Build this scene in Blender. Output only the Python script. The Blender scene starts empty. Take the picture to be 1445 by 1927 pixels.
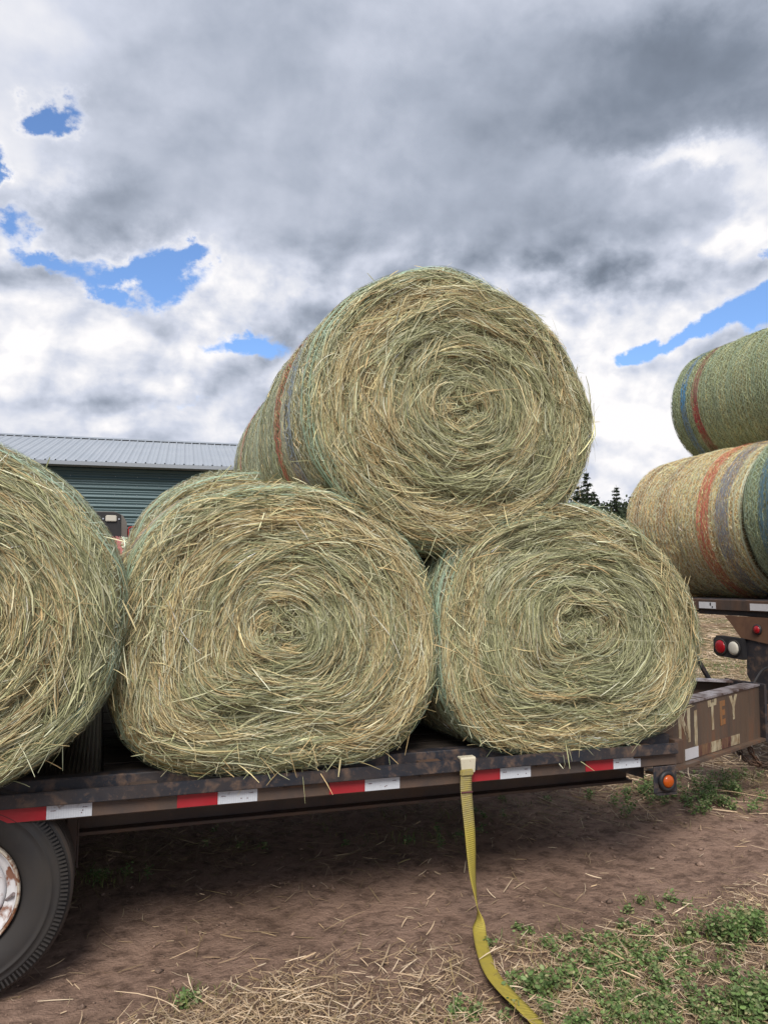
import bpy, bmesh, math, random
import numpy as np
from mathutils import Vector, Matrix

# ------------------------------------------------------------------ camera, world, sun, exposure
scene = bpy.context.scene
COL = scene.collection
CAM_H = 1.45
PITCH = 5.0
YAW = 20.0
cam_data = bpy.data.cameras.new('camera')
cam = bpy.data.objects.new('camera', cam_data)
COL.objects.link(cam)
cam.location = (0, 0, CAM_H)
cam.rotation_euler = (math.radians(90 + PITCH), 0, math.radians(-YAW))
cam_data.sensor_fit = 'VERTICAL'
cam_data.sensor_height = 24
cam_data.lens = 24 * 1447 / 1927
cam_data.clip_start = 0.05
cam_data.clip_end = 3000
scene.camera = cam
scene.view_settings.view_transform = 'Standard'
scene.view_settings.look = 'None'
scene.view_settings.gamma = 1
scene.view_settings.use_curve_mapping = False
scene.view_settings.exposure = 0.38
scene.cycles.max_bounces = 6
scene.cycles.diffuse_bounces = 3
scene.cycles.glossy_bounces = 2
scene.cycles.transparent_max_bounces = 6

SUN_EL, SUN_AZ = 47.0, 205.0     # azimuth clockwise from +Y (behind the camera, to its left)
sd = bpy.data.lights.new('sun', 'SUN')
sd.energy = 2.9
sd.angle = math.radians(26)
sd.color = (1.0, 0.94, 0.86)
sun = bpy.data.objects.new('sun', sd)
COL.objects.link(sun)
_az, _el = math.radians(SUN_AZ), math.radians(SUN_EL)
sdir = Vector((math.sin(_az) * math.cos(_el), math.cos(_az) * math.cos(_el), math.sin(_el)))
sun.rotation_euler = sdir.to_track_quat('Z', 'Y').to_euler()
sun.location = (-6, -8, 12)

world = bpy.data.worlds.new('World')
scene.world = world
world.use_nodes = True


class NT:
    """small node-tree writer"""
    def __init__(self, nt):
        self.nt = nt
        nt.nodes.clear()

    def n(self, t, **kw):
        nd = self.nt.nodes.new(t)
        for k, v in kw.items():
            setattr(nd, k, v)
        return nd

    def put(self, sock, v):
        if isinstance(v, bpy.types.NodeSocket):
            self.nt.links.new(v, sock)
        elif v is not None:
            if hasattr(sock, 'default_value'):
                dv = sock.default_value
                if hasattr(dv, '__len__') and not hasattr(v, '__len__'):
                    v = (v,) * len(dv)
                elif hasattr(dv, '__len__') and len(dv) == 4 and len(v) == 3:
                    v = tuple(v) + (1,)
                sock.default_value = v

    def math(self, op, a, b=None, c=None, clamp=False):
        nd = self.n('ShaderNodeMath', operation=op, use_clamp=clamp)
        for i, v in enumerate((a, b, c)):
            if v is not None:
                self.put(nd.inputs[i], v)
        return nd.outputs[0]

    def vmath(self, op, a, b=None, c=None, scale=None):
        nd = self.n('ShaderNodeVectorMath', operation=op)
        for i, v in enumerate((a, b, c)):
            if v is not None:
                self.put(nd.inputs[i], v)
        if scale is not None:
            self.put(nd.inputs['Scale'], scale)
        return nd.outputs['Value'] if op in ('DOT_PRODUCT', 'LENGTH') else nd.outputs[0]

    def noise(self, vec, scale, detail=3, rough=0.5, dist=0.0, out='Fac', lac=2.0):
        nd = self.n('ShaderNodeTexNoise')
        if vec is not None:
            self.put(nd.inputs['Vector'], vec)
        nd.inputs['Scale'].default_value = scale
        nd.inputs['Detail'].default_value = detail
        nd.inputs['Roughness'].default_value = rough
        nd.inputs['Distortion'].default_value = dist
        nd.inputs['Lacunarity'].default_value = lac
        return nd.outputs[out]

    def ramp(self, fac, stops, interp='LINEAR'):
        nd = self.n('ShaderNodeValToRGB')
        nd.color_ramp.interpolation = interp
        el = nd.color_ramp.elements
        while len(el) < len(stops):
            el.new(0.5)
        for e, (p, c) in zip(el, stops):
            e.position = p
            e.color = (c, c, c, 1) if not hasattr(c, '__len__') else tuple(c) + (1,)
        self.put(nd.inputs[0], fac)
        return nd.outputs[0]

    def mix(self, fac, a, b, blend='MIX'):
        nd = self.n('ShaderNodeMix', data_type='RGBA', blend_type=blend)
        self.put(nd.inputs[0], fac)
        self.put(nd.inputs[6], a)
        self.put(nd.inputs[7], b)
        return nd.outputs[2]

    def maprange(self, v, a, b, c=0.0, d=1.0, smooth=False):
        nd = self.n('ShaderNodeMapRange')
        if smooth:
            nd.interpolation_type = 'SMOOTHSTEP'
        self.put(nd.inputs[0], v)
        for i, x in enumerate((a, b, c, d)):
            nd.inputs[i + 1].default_value = x
        return nd.outputs[0]


# blobs are given in degrees of azimuth (clockwise from +Y) and elevation: where the thick and thin cloud stands
TONE = [[-5.9267, 34.1071, 0.1117, 0.0059, 0.041, -0.1816, 0.2], [-4.5797, 27.6624, 0.263, 0.0117, 0.0868, -0.4618, 0.22], [-0.2074, 24.8605, 0.2288, 0.0081, 0.0606, -0.4323, -0.26], [41.4506, 33.3255, 0.0829, -0.0036, -0.0482, -0.2671, -0.4], [37.2202, 30.0946, 0.1011, -0.0033, -0.0617, -0.4584, -0.2], [31.6382, 24.4379, 0.1268, -0.0026, -0.025, -0.3216, -0.12], [36.2263, 22.2904, 0.1555, -0.0043, -0.049, -0.4794, -0.2], [8.8244, 30.7631, 0.0892, 0.0019, 0.0137, -0.1584, -0.04], [42.6157, 26.7578, 0.2565, -0.0104, -0.1508, -0.8996, 0.42], [46.5651, 22.8614, 0.604, -0.0269, -0.0615, -0.3434, 0.3], [-4.1365, 16.8443, 0.128, 0.0049, 0.0325, -0.2613, 0.33], [11.0095, 20.3493, 0.1796, 0.0027, 0.0157, -0.3052, 0.26], [-2.6134, 12.5769, 0.121, 0.0042, 0.1116, -1.2614, -0.22], [-0.2207, 14.4168, 0.2265, 0.0472, 0.2911, -1.08, -0.12], [36.1217, 18.4018, 0.1478, -0.0039, -0.04, -0.4619, 0.28], [37.7731, 10.9138, 0.211, -0.0058, -0.0106, -0.1784, 0.40], [25.2483, 27.8764, 0.1221, -0.0012, -0.0076, -0.1991, -0.12], [4.4881, 16.6323, 0.1769, 0.0044, 0.0345, -0.4544, 0.15], [39.6854, 14.4638, 0.4643, -0.0143, -0.119, -1.3745, -0.15]]
GAP = [[-4.0, 30.4, 0.50, 0.0336, 0.18, -0.9, 1.4], [-8.0428, 26.3535, 1.2788, 0.0631, 0.1256, -0.5931, 1.0], [-6.601, 23.66, 0.6699, 0.0302, 0.2608, -1.4176, 0.8], [-5.1807, 21.7887, 0.3746, -0.0634, -0.0569, -1.2427, 1.1], [-0.792, 20.9025, 0.3746, -0.0547, -0.0509, -1.1998, 0.95], [2.8753, 20.8003, 0.3344, 0.108, 0.2027, -0.5684, 1.15], [5.4751, 22.8736, 0.4276, 0.1897, 0.6329, -1.4875, 0.7], [10.8638, 16.8314, 0.36, 0.0062, 0.0494, -1.0, 1.35], [39.5618, 16.2845, 0.5544, -0.0172, -0.1108, -1.1575, 1.0], [43.2962, 17.2264, 0.2641, 0.0535, 0.1349, -1.0392, 1.3], [47.331, 17.9442, 0.3906, 0.048, 0.0234, -0.7375, 1.3], [47.1386, 20.9679, 1.3921, -0.0619, -0.2175, -1.2689, 0.8], [4.5966, 12.1773, 0.4452, 0.0106, 0.0754, -1.3286, 0.45]]


def build_world():
    w = NT(world.node_tree)
    out = w.n('ShaderNodeOutputWorld')
    sky = w.n('ShaderNodeTexSky', sky_type='NISHITA')
    sky.sun_disc = False
    sky.sun_elevation = math.radians(SUN_EL)
    sky.sun_rotation = math.radians(SUN_AZ)
    sky.altitude = 600
    tc = w.n('ShaderNodeTexCoord').outputs['Generated']
    sep = w.n('ShaderNodeSeparateXYZ')
    w.put(sep.inputs[0], tc)
    x, y, z = sep.outputs
    az = w.math('MULTIPLY', w.math('ARCTAN2', x, y), 57.2958)
    el = w.math('MULTIPLY', w.math('ARCSINE', z), 57.2958)
    # flattened cloud-deck coordinates: detail shrinks towards the horizon
    zz = w.math('ADD', w.math('MAXIMUM', z, 0.0), 0.32)
    pc = w.n('ShaderNodeCombineXYZ')
    w.put(pc.inputs[0], w.math('DIVIDE', x, zz))
    w.put(pc.inputs[1], w.math('DIVIDE', y, zz))
    w.put(pc.inputs[2], w.math('MULTIPLY', z, 1.2))
    P = pc.outputs[0]
    D = w.vmath('MULTIPLY', tc, (1, 1, 1.25))
    warp = w.vmath('SUBTRACT', w.noise(D, 8.0, 7, 0.60, out='Color'), (0.5, 0.5, 0.5))
    big = w.vmath('SUBTRACT', w.noise(P, 1.1, 2, 0.5, out='Color'), (0.5, 0.5, 0.5))
    c = w.n('ShaderNodeCombineXYZ')
    w.put(c.inputs[0], az)
    w.put(c.inputs[1], el)
    c.inputs[2].default_value = 0
    AE = w.vmath('MULTIPLY_ADD', warp, (12, 9, 0), c.outputs[0])
    AEt = w.vmath('MULTIPLY_ADD', big, (10, 8, 0), AE)
    AE = w.vmath('ADD', w.vmath('MULTIPLY', AE, (1, 1, 0)), (0, 0, 1))
    AEt = w.vmath('ADD', w.vmath('MULTIPLY', AEt, (1, 1, 0)), (0, 0, 1))

    def blobs(L, V):
        acc = 0.0
        for (u0, v0, a, b, c_, d, amp) in L:
            p = w.vmath('DOT_PRODUCT', V, (a, b, -(a * u0 + b * v0)))
            q = w.vmath('DOT_PRODUCT', V, (c_, d, -(c_ * u0 + d * v0)))
            r = w.math('MULTIPLY_ADD', p, p, w.math('MULTIPLY', q, q))
            acc = w.math('MULTIPLY_ADD', w.math('EXPONENT', w.math('MULTIPLY', r, -1.0)), amp, acc)
        return acc
    tone = blobs(TONE, AEt)
    gap = blobs(GAP, AE)
    # cumulus relief: difference of the cloud noise towards the light
    n1 = w.noise(D, 10.5, 6, 0.5, 0.15)
    n2 = w.noise(w.vmath('ADD', D, (-0.011, -0.003, 0.025)), 10.5, 6, 0.5, 0.15)
    emb = w.math('SUBTRACT', n2, n1)
    low = w.maprange(el, 27, 18, 0.16, 1.0, True)
    relief = w.math('MULTIPLY', w.math('MULTIPLY', emb, 2.3), low)
    soft = w.math('MULTIPLY', w.math('SUBTRACT', w.noise(D, 3.6, 5, 0.5, 0.5), 0.5), 0.40)
    # grey bellies of the low cumulus
    belly = w.noise(w.vmath('MULTIPLY_ADD', D, (1, 1, 1.8), (4.3, 1.7, 2.2)), 5.5, 7, 0.54, 0.3)
    mid = w.math('MULTIPLY', w.maprange(belly, 0.47, 0.66, 0.07, -0.22, True), w.maprange(el, 26, 17, 0.12, 1.0, True))
    t = w.math('ADD', w.math('ADD', tone, 0.60), w.math('ADD', relief, w.math('ADD', soft, mid)))
    # thin edges of the cloud let the light through
    rim = w.maprange(gap, 0.02, 0.55, 0.0, 0.16, True)
    lowb = w.maprange(el, 24, 15, 0.0, 0.02, True)
    rim = w.math('ADD', rim, lowb)
    t = w.math('ADD', t, rim)
    lowf = w.maprange(el, 23, 17.5, 0.0, 1.0, True)
    t_low = w.math('MULTIPLY_ADD', t, 0.62, 0.34)
    t = w.math('ADD', w.math('MULTIPLY', t, w.math('SUBTRACT', 1.0, lowf)), w.math('MULTIPLY', t_low, lowf), clamp=True)
    cloud = w.ramp(t, [(0.0, (0.10, 0.12, 0.155)), (0.25, (0.18, 0.21, 0.265)), (0.5, (0.325, 0.36, 0.435)),
                       (0.72, (0.50, 0.53, 0.615)), (1.0, (0.78, 0.765, 0.77))])
    wisp = w.math('MULTIPLY', w.math('SUBTRACT', w.noise(D, 20, 7, 0.62, 0.5), 0.5), 1.0)
    cover = w.maprange(w.math('ADD', w.math('ADD', gap, 0.07), wisp), 0.34, 0.92, 1.0, 0.0, True)
    bg1 = w.n('ShaderNodeBackground')
    bg2 = w.n('ShaderNodeBackground')
    blue = w.mix(1.0, sky.outputs[0], (0.72, 0.86, 1.05), 'MULTIPLY')
    w.put(bg1.inputs[0], blue)
    bg1.inputs[1].default_value = 0.15
    w.put(bg2.inputs[0], cloud)
    bg2.inputs[1].default_value = 1.0
    mx = w.n('ShaderNodeMixShader')
    w.put(mx.inputs[0], cover)
    w.nt.links.new(bg1.outputs[0], mx.inputs[1])
    w.nt.links.new(bg2.outputs[0], mx.inputs[2])
    w.nt.links.new(mx.outputs[0], out.inputs[0])


build_world()
world.cycles.sampling_method = 'MANUAL'
world.cycles.sample_map_resolution = 512

RNG = np.random.default_rng(11)
random.seed(5)


# ------------------------------------------------------------------ materials
def material(name, fn, **kw):
    m = bpy.data.materials.new(name)
    m.use_nodes = True
    w = NT(m.node_tree)
    out = w.n('ShaderNodeOutputMaterial')
    b = w.n('ShaderNodeBsdfPrincipled')
    w.nt.links.new(b.outputs[0], out.inputs[0])
    fn(w, b)
    for k, v in kw.items():
        w.put(b.inputs[k], v)
    return m


def bump(w, b, h, strength=0.5, dist=0.01):
    bp = w.n('ShaderNodeBump')
    bp.inputs['Strength'].default_value = strength
    bp.inputs['Distance'].default_value = dist
    w.put(bp.inputs['Height'], h)
    w.nt.links.new(bp.outputs[0], b.inputs['Normal'])


def objco(w):
    return w.n('ShaderNodeTexCoord').outputs['Object']


def worn(name, base, under, scale=12, lo=0.5, hi=0.62, rough=0.5, metal=0.0, dust=None, dust_amt=0.5, bmp=0.3, stretch=(1, 1, 1)):
    def f(w, b):
        co = w.vmath('MULTIPLY', objco(w), stretch)
        n = w.noise(co, scale, 7, 0.62, 0.3)
        k = w.ramp(n, [(lo, 0.0), (hi, 1.0)])
        c = w.mix(k, base, under)
        v = w.noise(co, scale * 0.35, 4, 0.6)
        if dust is not None:
            c = w.mix(w.math('MULTIPLY', w.ramp(v, [(0.38, 0.0), (0.66, 1.0)]), dust_amt), c, dust)
        sp = w.ramp(w.noise(co, scale * 5, 3, 0.7), [(0.6, 0.0), (0.72, 1.0)])
        c = w.mix(w.math('MULTIPLY', sp, 0.45), c, under)
        w.put(b.inputs['Base Color'], c)
        w.put(b.inputs['Roughness'], w.maprange(n, 0.3, 0.7, rough - 0.08, rough + 0.25))
        b.inputs['Metallic'].default_value = metal
        bump(w, b, w.math('ADD', n, w.math('MULTIPLY', k, 0.4)), bmp, 0.003)
    return material(name, f)


def vcol_mat(name, rough=0.7, spec=0.25, trans=0.0):
    def f(w, b):
        a = w.n('ShaderNodeAttribute', attribute_name='Col')
        w.put(b.inputs['Base Color'], a.outputs['Color'])
        b.inputs['Roughness'].default_value = rough
        b.inputs['Specular IOR Level'].default_value = spec
        if trans:
            nt = w.nt
            tr = w.n('ShaderNodeBsdfTranslucent')
            nt.links.new(a.outputs['Color'], tr.inputs[0])
            mx = w.n('ShaderNodeMixShader')
            mx.inputs[0].default_value = trans
            out = [n for n in nt.nodes if n.type == 'OUTPUT_MATERIAL'][0]
            nt.links.new(b.outputs[0], mx.inputs[1])
            nt.links.new(tr.outputs[0], mx.inputs[2])
            nt.links.new(mx.outputs[0], out.inputs[0])
    return material(name, f)


M = {}
M['straw'] = vcol_mat('straw', 0.62, 0.3)
M['thread'] = vcol_mat('net_thread', 0.5, 0.3)
M['leaf'] = vcol_mat('leaf', 0.55, 0.3, 0.25)


def f_core(w, b):
    a = w.n('ShaderNodeAttribute', attribute_name='Col').outputs['Color']
    n = w.noise(objco(w), 90, 6, 0.7)
    w.put(b.inputs['Base Color'], w.mix(w.ramp(n, [(0.4, 0.0), (0.6, 1.0)]), w.mix(1.0, a, (0.55, 0.55, 0.55), 'MULTIPLY'), a))
    b.inputs['Roughness'].default_value = 0.9
    bump(w, b, n, 1.0, 0.01)


M['core'] = material('packed_hay', f_core)
M['black_metal'] = worn('worn_black_steel', (0.016, 0.019, 0.028), (0.14, 0.088, 0.062), 17, 0.50, 0.68, 0.5, 0.0, (0.055, 0.04, 0.032), 0.55)
M['brown_metal'] = worn('dusty_brown_steel', (0.095, 0.062, 0.044), (0.14, 0.08, 0.05), 9, 0.45, 0.7, 0.6, 0.0, (0.035, 0.035, 0.042), 0.7)
M['rust_metal'] = worn('rusty_steel', (0.10, 0.052, 0.03), (0.045, 0.028, 0.02), 8, 0.45, 0.7, 0.7, 0.0, (0.05, 0.045, 0.042), 0.6, stretch=(1.6, 1.6, 0.5))
M['tongue_metal'] = worn('weathered_tongue_steel', (0.115, 0.078, 0.055), (0.17, 0.075, 0.035), 6, 0.5, 0.72, 0.5, 0.0, (0.045, 0.04, 0.038), 0.7, stretch=(1.6, 1.6, 0.4))
M['bare_metal'] = worn('scuffed_bare_steel', (0.50, 0.46, 0.48), (0.10, 0.06, 0.05), 9, 0.46, 0.62, 0.3, 0.5)
M['red_tape'] = worn('red_reflective_tape', (0.33, 0.012, 0.022), (0.16, 0.05, 0.045), 10, 0.62, 0.75, 0.35, 0, (0.25, 0.05, 0.05), 0.3, 0.1)
M['wood'] = worn('weathered_boards', (0.085, 0.068, 0.055), (0.035, 0.026, 0.021), 7, 0.42, 0.7, 0.8, 0, (0.11, 0.085, 0.065), 0.5, 0.6, stretch=(0.35, 5, 5))
M['rubber'] = worn('dusty_rubber', (0.016, 0.016, 0.018), (0.034, 0.030, 0.027), 6, 0.4, 0.75, 0.7, 0, (0.045, 0.036, 0.03), 0.45, 0.15)
M['tread'] = worn('tread_rubber', (0.032, 0.027, 0.024), (0.06, 0.046, 0.038), 12, 0.4, 0.7, 0.8, 0, (0.075, 0.055, 0.043), 0.6, 0.3)
M['rim'] = worn('rusty_white_rim', (0.62, 0.62, 0.64), (0.20, 0.07, 0.03), 11, 0.57, 0.63, 0.4, 0, (0.45, 0.42, 0.4), 0.4, 0.25)
M['rim_edge'] = worn('rusty_rim_edge', (0.52, 0.46, 0.38), (0.18, 0.075, 0.035), 22, 0.48, 0.58, 0.4, 0.2)
M['black_plastic'] = worn('black_plastic', (0.014, 0.014, 0.017), (0.03, 0.028, 0.027), 8, 0.5, 0.8, 0.5, 0, (0.05, 0.042, 0.036), 0.3, 0.1)
M['cream_metal'] = worn('cream_painted_hook', (0.56, 0.52, 0.40), (0.28, 0.10, 0.07), 30, 0.62, 0.68, 0.45, 0, (0.45, 0.4, 0.3), 0.3, 0.1)
M['orange_brown'] = worn('rust_brown_plate', (0.15, 0.075, 0.04), (0.10, 0.05, 0.03), 5, 0.45, 0.7, 0.6, 0, (0.07, 0.04, 0.03), 0.5)
M['white_metal'] = worn('white_tape_dirty', (0.60, 0.60, 0.62), (0.35, 0.32, 0.3), 9, 0.6, 0.75, 0.4, 0, (0.42, 0.4, 0.4), 0.4, 0.05)
M['red_paint'] = worn('red_tractor_paint', (0.50, 0.03, 0.025), (0.38, 0.03, 0.025), 4, 0.5, 0.8, 0.35, 0, (0.4, 0.1, 0.08), 0.25, 0.05)
M['grey_plastic'] = worn('dusty_grey_fender', (0.13, 0.12, 0.11), (0.09, 0.08, 0.075), 5, 0.5, 0.8, 0.6, 0, (0.2, 0.17, 0.14), 0.4, 0.1)
M['chrome'] = material('lamp_chrome', lambda w, b: None, **{'Base Color': (0.7, 0.7, 0.7), 'Metallic': 1.0, 'Roughness': 0.2})
M['shed_trim'] = material('shed_trim', lambda w, b: None, **{'Base Color': (0.27, 0.30, 0.34), 'Roughness': 0.5})


def f_white_tape(w, b):
    co = objco(w)
    br = w.n('ShaderNodeTexBrick')
    w.put(br.inputs['Vector'], w.vmath('MULTIPLY', w.vmath('ADD', co, (0.0, 0.0, 0.0)), (1, 1, 1)))
    sep = w.n('ShaderNodeSeparateXYZ')
    w.put(sep.inputs[0], co)
    cb = w.n('ShaderNodeCombineXYZ')
    w.put(cb.inputs[0], sep.outputs[0])
    w.put(cb.inputs[1], sep.outputs[2])
    w.put(br.inputs['Vector'], cb.outputs[0])
    br.inputs['Scale'].default_value = 60
    br.inputs['Mortar Size'].default_value = 0.03
    br.offset = 0
    br.inputs['Color1'].default_value = (0.60, 0.63, 0.68, 1)
    br.inputs['Color2'].default_value = (0.55, 0.58, 0.63, 1)
    br.inputs['Mortar'].default_value = (0.42, 0.46, 0.52, 1)
    d = w.ramp(w.noise(co, 22, 6, 0.65), [(0.6, 0.0), (0.66, 1.0)])
    w.put(b.inputs['Base Color'], w.mix(w.math('MULTIPLY', d, 0.7), br.outputs[0], (0.16, 0.12, 0.10)))
    b.inputs['Roughness'].default_value = 0.3


M['white_tape'] = material('white_reflective_tape', f_white_tape)


def f_lens(col, rough=0.25):
    def f(w, b):
        co = objco(w)
        v = w.n('ShaderNodeTexVoronoi')
        v.inputs['Scale'].default_value = 160
        w.put(v.inputs['Vector'], co)
        w.put(b.inputs['Base Color'], col)
        b.inputs['Roughness'].default_value = rough
        bump(w, b, v.outputs['Distance'], 0.3, 0.002)
    return f


M['amber_lens'] = material('amber_lens', f_lens((0.40, 0.07, 0.006)))
M['red_lens'] = material('red_lens', f_lens((0.30, 0.006, 0.012)))
M['white_lens'] = material('white_lens', f_lens((0.55, 0.52, 0.45)))


def f_strap(w, b):
    uv = w.n('ShaderNodeUVMap').outputs[0]
    sep = w.n('ShaderNodeSeparateXYZ')
    w.put(sep.inputs[0], uv)
    u, v = sep.outputs[0], sep.outputs[1]
    s = w.math('SINE', w.math('MULTIPLY', v, 2 * math.pi / 0.0085))
    s2 = w.math('SINE', w.math('MULTIPLY', u, 2 * math.pi * 11))
    co = objco(w)
    n = w.noise(co, 18, 6, 0.65)
    base = w.mix(w.ramp(n, [(0.35, 0.0), (0.7, 1.0)]), (0.44, 0.35, 0.05), (0.34, 0.28, 0.06))
    base = w.mix(w.maprange(s, -1, 1, 0.0, 0.45), base, (0.25, 0.20, 0.03))
    grime = w.maprange(v, 0.16, 0.30, 0.75, 0.0, True)
    grime = w.math('MULTIPLY', grime, w.maprange(w.noise(co, 60, 5, 0.7), 0.35, 0.65, 0.4, 1.0))
    base = w.mix(grime, base, (0.24, 0.21, 0.13))
    dirt = w.ramp(w.noise(co, 34, 6, 0.75), [(0.58, 0.0), (0.7, 1.0)])
    base = w.mix(w.math('MULTIPLY', dirt, 0.5), base, (0.16, 0.12, 0.05))
    w.put(b.inputs['Base Color'], base)
    b.inputs['Roughness'].default_value = 0.7
    bump(w, b, w.math('ADD', s, w.math('MULTIPLY', s2, 0.4)), 0.6, 0.0012)


M['strap'] = material('yellow_webbing', f_strap)


def f_tread_plate(w, b):
    co = objco(w)
    n = w.noise(co, 10, 5, 0.6)
    sep = w.n('ShaderNodeSeparateXYZ')
    w.put(sep.inputs[0], co)
    a = w.math('SINE', w.math('MULTIPLY', w.math('ADD', sep.outputs[0], sep.outputs[1]), 190))
    c = w.math('SINE', w.math('MULTIPLY', w.math('SUBTRACT', sep.outputs[0], sep.outputs[1]), 190))
    h = w.math('MAXIMUM', w.math('MULTIPLY', a, c), 0)
    w.put(b.inputs['Base Color'], w.mix(n, (0.014, 0.015, 0.018), (0.05, 0.036, 0.03)))
    b.inputs['Roughness'].default_value = 0.45
    b.inputs['Metallic'].default_value = 0.3
    bump(w, b, h, 1.0, 0.006)


M['tread_plate'] = material('black_tread_plate', f_tread_plate)


def f_ground(w, b):
    co = objco(w)
    sep = w.n('ShaderNodeSeparateXYZ')
    w.put(sep.inputs[0], co)
    n1 = w.noise(co, 2.2, 6, 0.6, 0.3)
    n2 = w.noise(co, 14, 8, 0.62)
    n3 = w.noise(co, 85, 6, 0.7)
    c = w.ramp(n1, [(0.3, (0.25, 0.165, 0.122)), (0.5, (0.335, 0.222, 0.168)), (0.7, (0.40, 0.27, 0.208))])
    c = w.mix(w.ramp(n2, [(0.36, 0.65), (0.54, 0.0)]), c, (0.085, 0.053, 0.04))
    c = w.mix(w.ramp(n3, [(0.58, 0.0), (0.72, 0.5)]), c, (0.30, 0.21, 0.155))
    # fine chaff
    st = w.n('ShaderNodeTexNoise')
    w.put(st.inputs['Vector'], w.vmath('MULTIPLY', w.vmath('ADD', co, w.vmath('SCALE', w.noise(co, 9, 3, 0.5, 0, 'Color'), scale=0.3)), (16, 52, 30)))
    st.inputs['Scale'].default_value = 1.0
    st.inputs['Detail'].default_value = 5
    st.inputs['Roughness'].default_value = 0.65
    chaff = w.ramp(st.outputs['Fac'], [(0.5, 0.0), (0.6, 1.0)])
    dist = w.math('SQRT', w.math('MULTIPLY_ADD', sep.outputs[0], sep.outputs[0], w.math('MULTIPLY', sep.outputs[1], sep.outputs[1])))
    far = w.maprange(dist, 5.2, 9.5, 0.0, 0.85, True)
    near = w.math('MULTIPLY', w.maprange(sep.outputs[1], 3.1, 2.6, 0.0, 0.75, True), w.maprange(n1, 0.35, 0.6, 0.5, 1.0))
    zone = w.math('ADD', far, near, clamp=True)
    straw = w.mix(w.noise(co, 5, 5, 0.6), (0.30, 0.20, 0.125), (0.46, 0.33, 0.20))
    c = w.mix(w.math('MULTIPLY', w.math('MULTIPLY_ADD', chaff, 0.6, w.math('MULTIPLY_ADD', far, 0.6, 0.12)), zone), c, straw)
    # green regrowth further out in the field
    gn = w.ramp(w.noise(w.vmath('MULTIPLY', co, (0.5, 1.0, 1)), 0.35, 6, 0.62), [(0.44, 0.0), (0.56, 1.0)])
    g = w.math('MULTIPLY', w.math('MULTIPLY', gn, w.maprange(dist, 8, 14, 0, 0.8)), w.ramp(w.noise(co, 7, 5, 0.7), [(0.4, 0.0), (0.6, 1.0)]))
    c = w.mix(g, c, (0.15, 0.20, 0.06))
    w.put(b.inputs['Base Color'], c)
    b.inputs['Roughness'].default_value = 0.92
    b.inputs['Specular IOR Level'].default_value = 0.15
    h = w.math('ADD', w.math('MULTIPLY', n2, 1.0), w.math('ADD', w.math('MULTIPLY', n3, 0.35), w.math('MULTIPLY', w.math('MULTIPLY', chaff, zone), 0.35)))
    bump(w, b, h, 1.0, 0.045)


M['ground'] = material('bare_dirt', f_ground)


def f_siding(w, b):
    co = objco(w)
    n = w.noise(w.vmath('MULTIPLY', co, (0.4, 1, 3)), 1.2, 4, 0.55)
    w.put(b.inputs['Base Color'], w.mix(n, (0.034, 0.070, 0.082), (0.052, 0.095, 0.106)))
    b.inputs['Roughness'].default_value = 0.45
    b.inputs['Metallic'].default_value = 0.2


M['siding'] = material('green_metal_siding', f_siding)


def f_roof(w, b):
    co = objco(w)
    n = w.noise(co, 0.8, 5, 0.6)
    w.put(b.inputs['Base Color'], w.mix(n, (0.36, 0.40, 0.44), (0.48, 0.51, 0.55)))
    w.put(b.inputs['Roughness'], w.maprange(n, 0, 1, 0.35, 0.55))
    b.inputs['Metallic'].default_value = 0.35


M['roof'] = material('galvanised_roof', f_roof)


def f_bark(w, b):
    n = w.noise(w.vmath('MULTIPLY', objco(w), (1, 1, 0.25)), 9, 5, 0.6)
    w.put(b.inputs['Base Color'], w.mix(n, (0.035, 0.025, 0.02), (0.09, 0.07, 0.055)))
    b.inputs['Roughness'].default_value = 0.9
    bump(w, b, n, 0.8, 0.03)


M['bark'] = material('bark', f_bark)


# ------------------------------------------------------------------ object helpers
def tag(o, label=None, cat=None, group=None, kind=None):
    if label:
        o['label'] = label
    if cat:
        o['category'] = cat
    if group:
        o['group'] = group
    if kind:
        o['kind'] = kind
    return o


def thing(name, label, cat, loc=(0, 0, 0), rot=(0, 0, 0), group=None):
    o = bpy.data.objects.new(name, None)
    COL.objects.link(o)
    o.location = loc
    o.rotation_euler = rot
    o.empty_display_size = 0.2
    return tag(o, label, cat, group)


def link(name, me, mat, parent=None, smooth=False):
    if mat is not None:
        for m in (mat if isinstance(mat, (list, tuple)) else [mat]):
            me.materials.append(m)
    o = bpy.data.objects.new(name, me)
    COL.objects.link(o)
    if parent is not None:
        o.parent = parent
    if smooth:
        me.polygons.foreach_set('use_smooth', np.ones(len(me.polygons), bool))
    return o


def np_mesh(name, V, Q, C=None, tri=False):
    """mesh from numpy arrays: V (n,3), Q (m,4) or (m,3), C (n,3) vertex colours"""
    V = np.asarray(V, np.float32).reshape(-1, 3)
    Q = np.asarray(Q, np.int32)
    k = Q.shape[1]
    me = bpy.data.meshes.new(name)
    me.vertices.add(len(V))
    me.vertices.foreach_set('co', V.ravel())
    me.loops.add(len(Q) * k)
    me.loops.foreach_set('vertex_index', Q.ravel())
    me.polygons.add(len(Q))
    me.polygons.foreach_set('loop_start', np.arange(0, len(Q) * k, k, dtype=np.int32))
    me.polygons.foreach_set('loop_total', np.full(len(Q), k, np.int32))
    me.update(calc_edges=True)
    if C is not None:
        a = me.attributes.new('Col', 'FLOAT_COLOR', 'POINT')
        C4 = np.ones((len(V), 4), np.float32)
        C4[:, :3] = np.asarray(C).reshape(-1, 3)
        a.data.foreach_set('color', C4.ravel())
    return me


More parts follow.
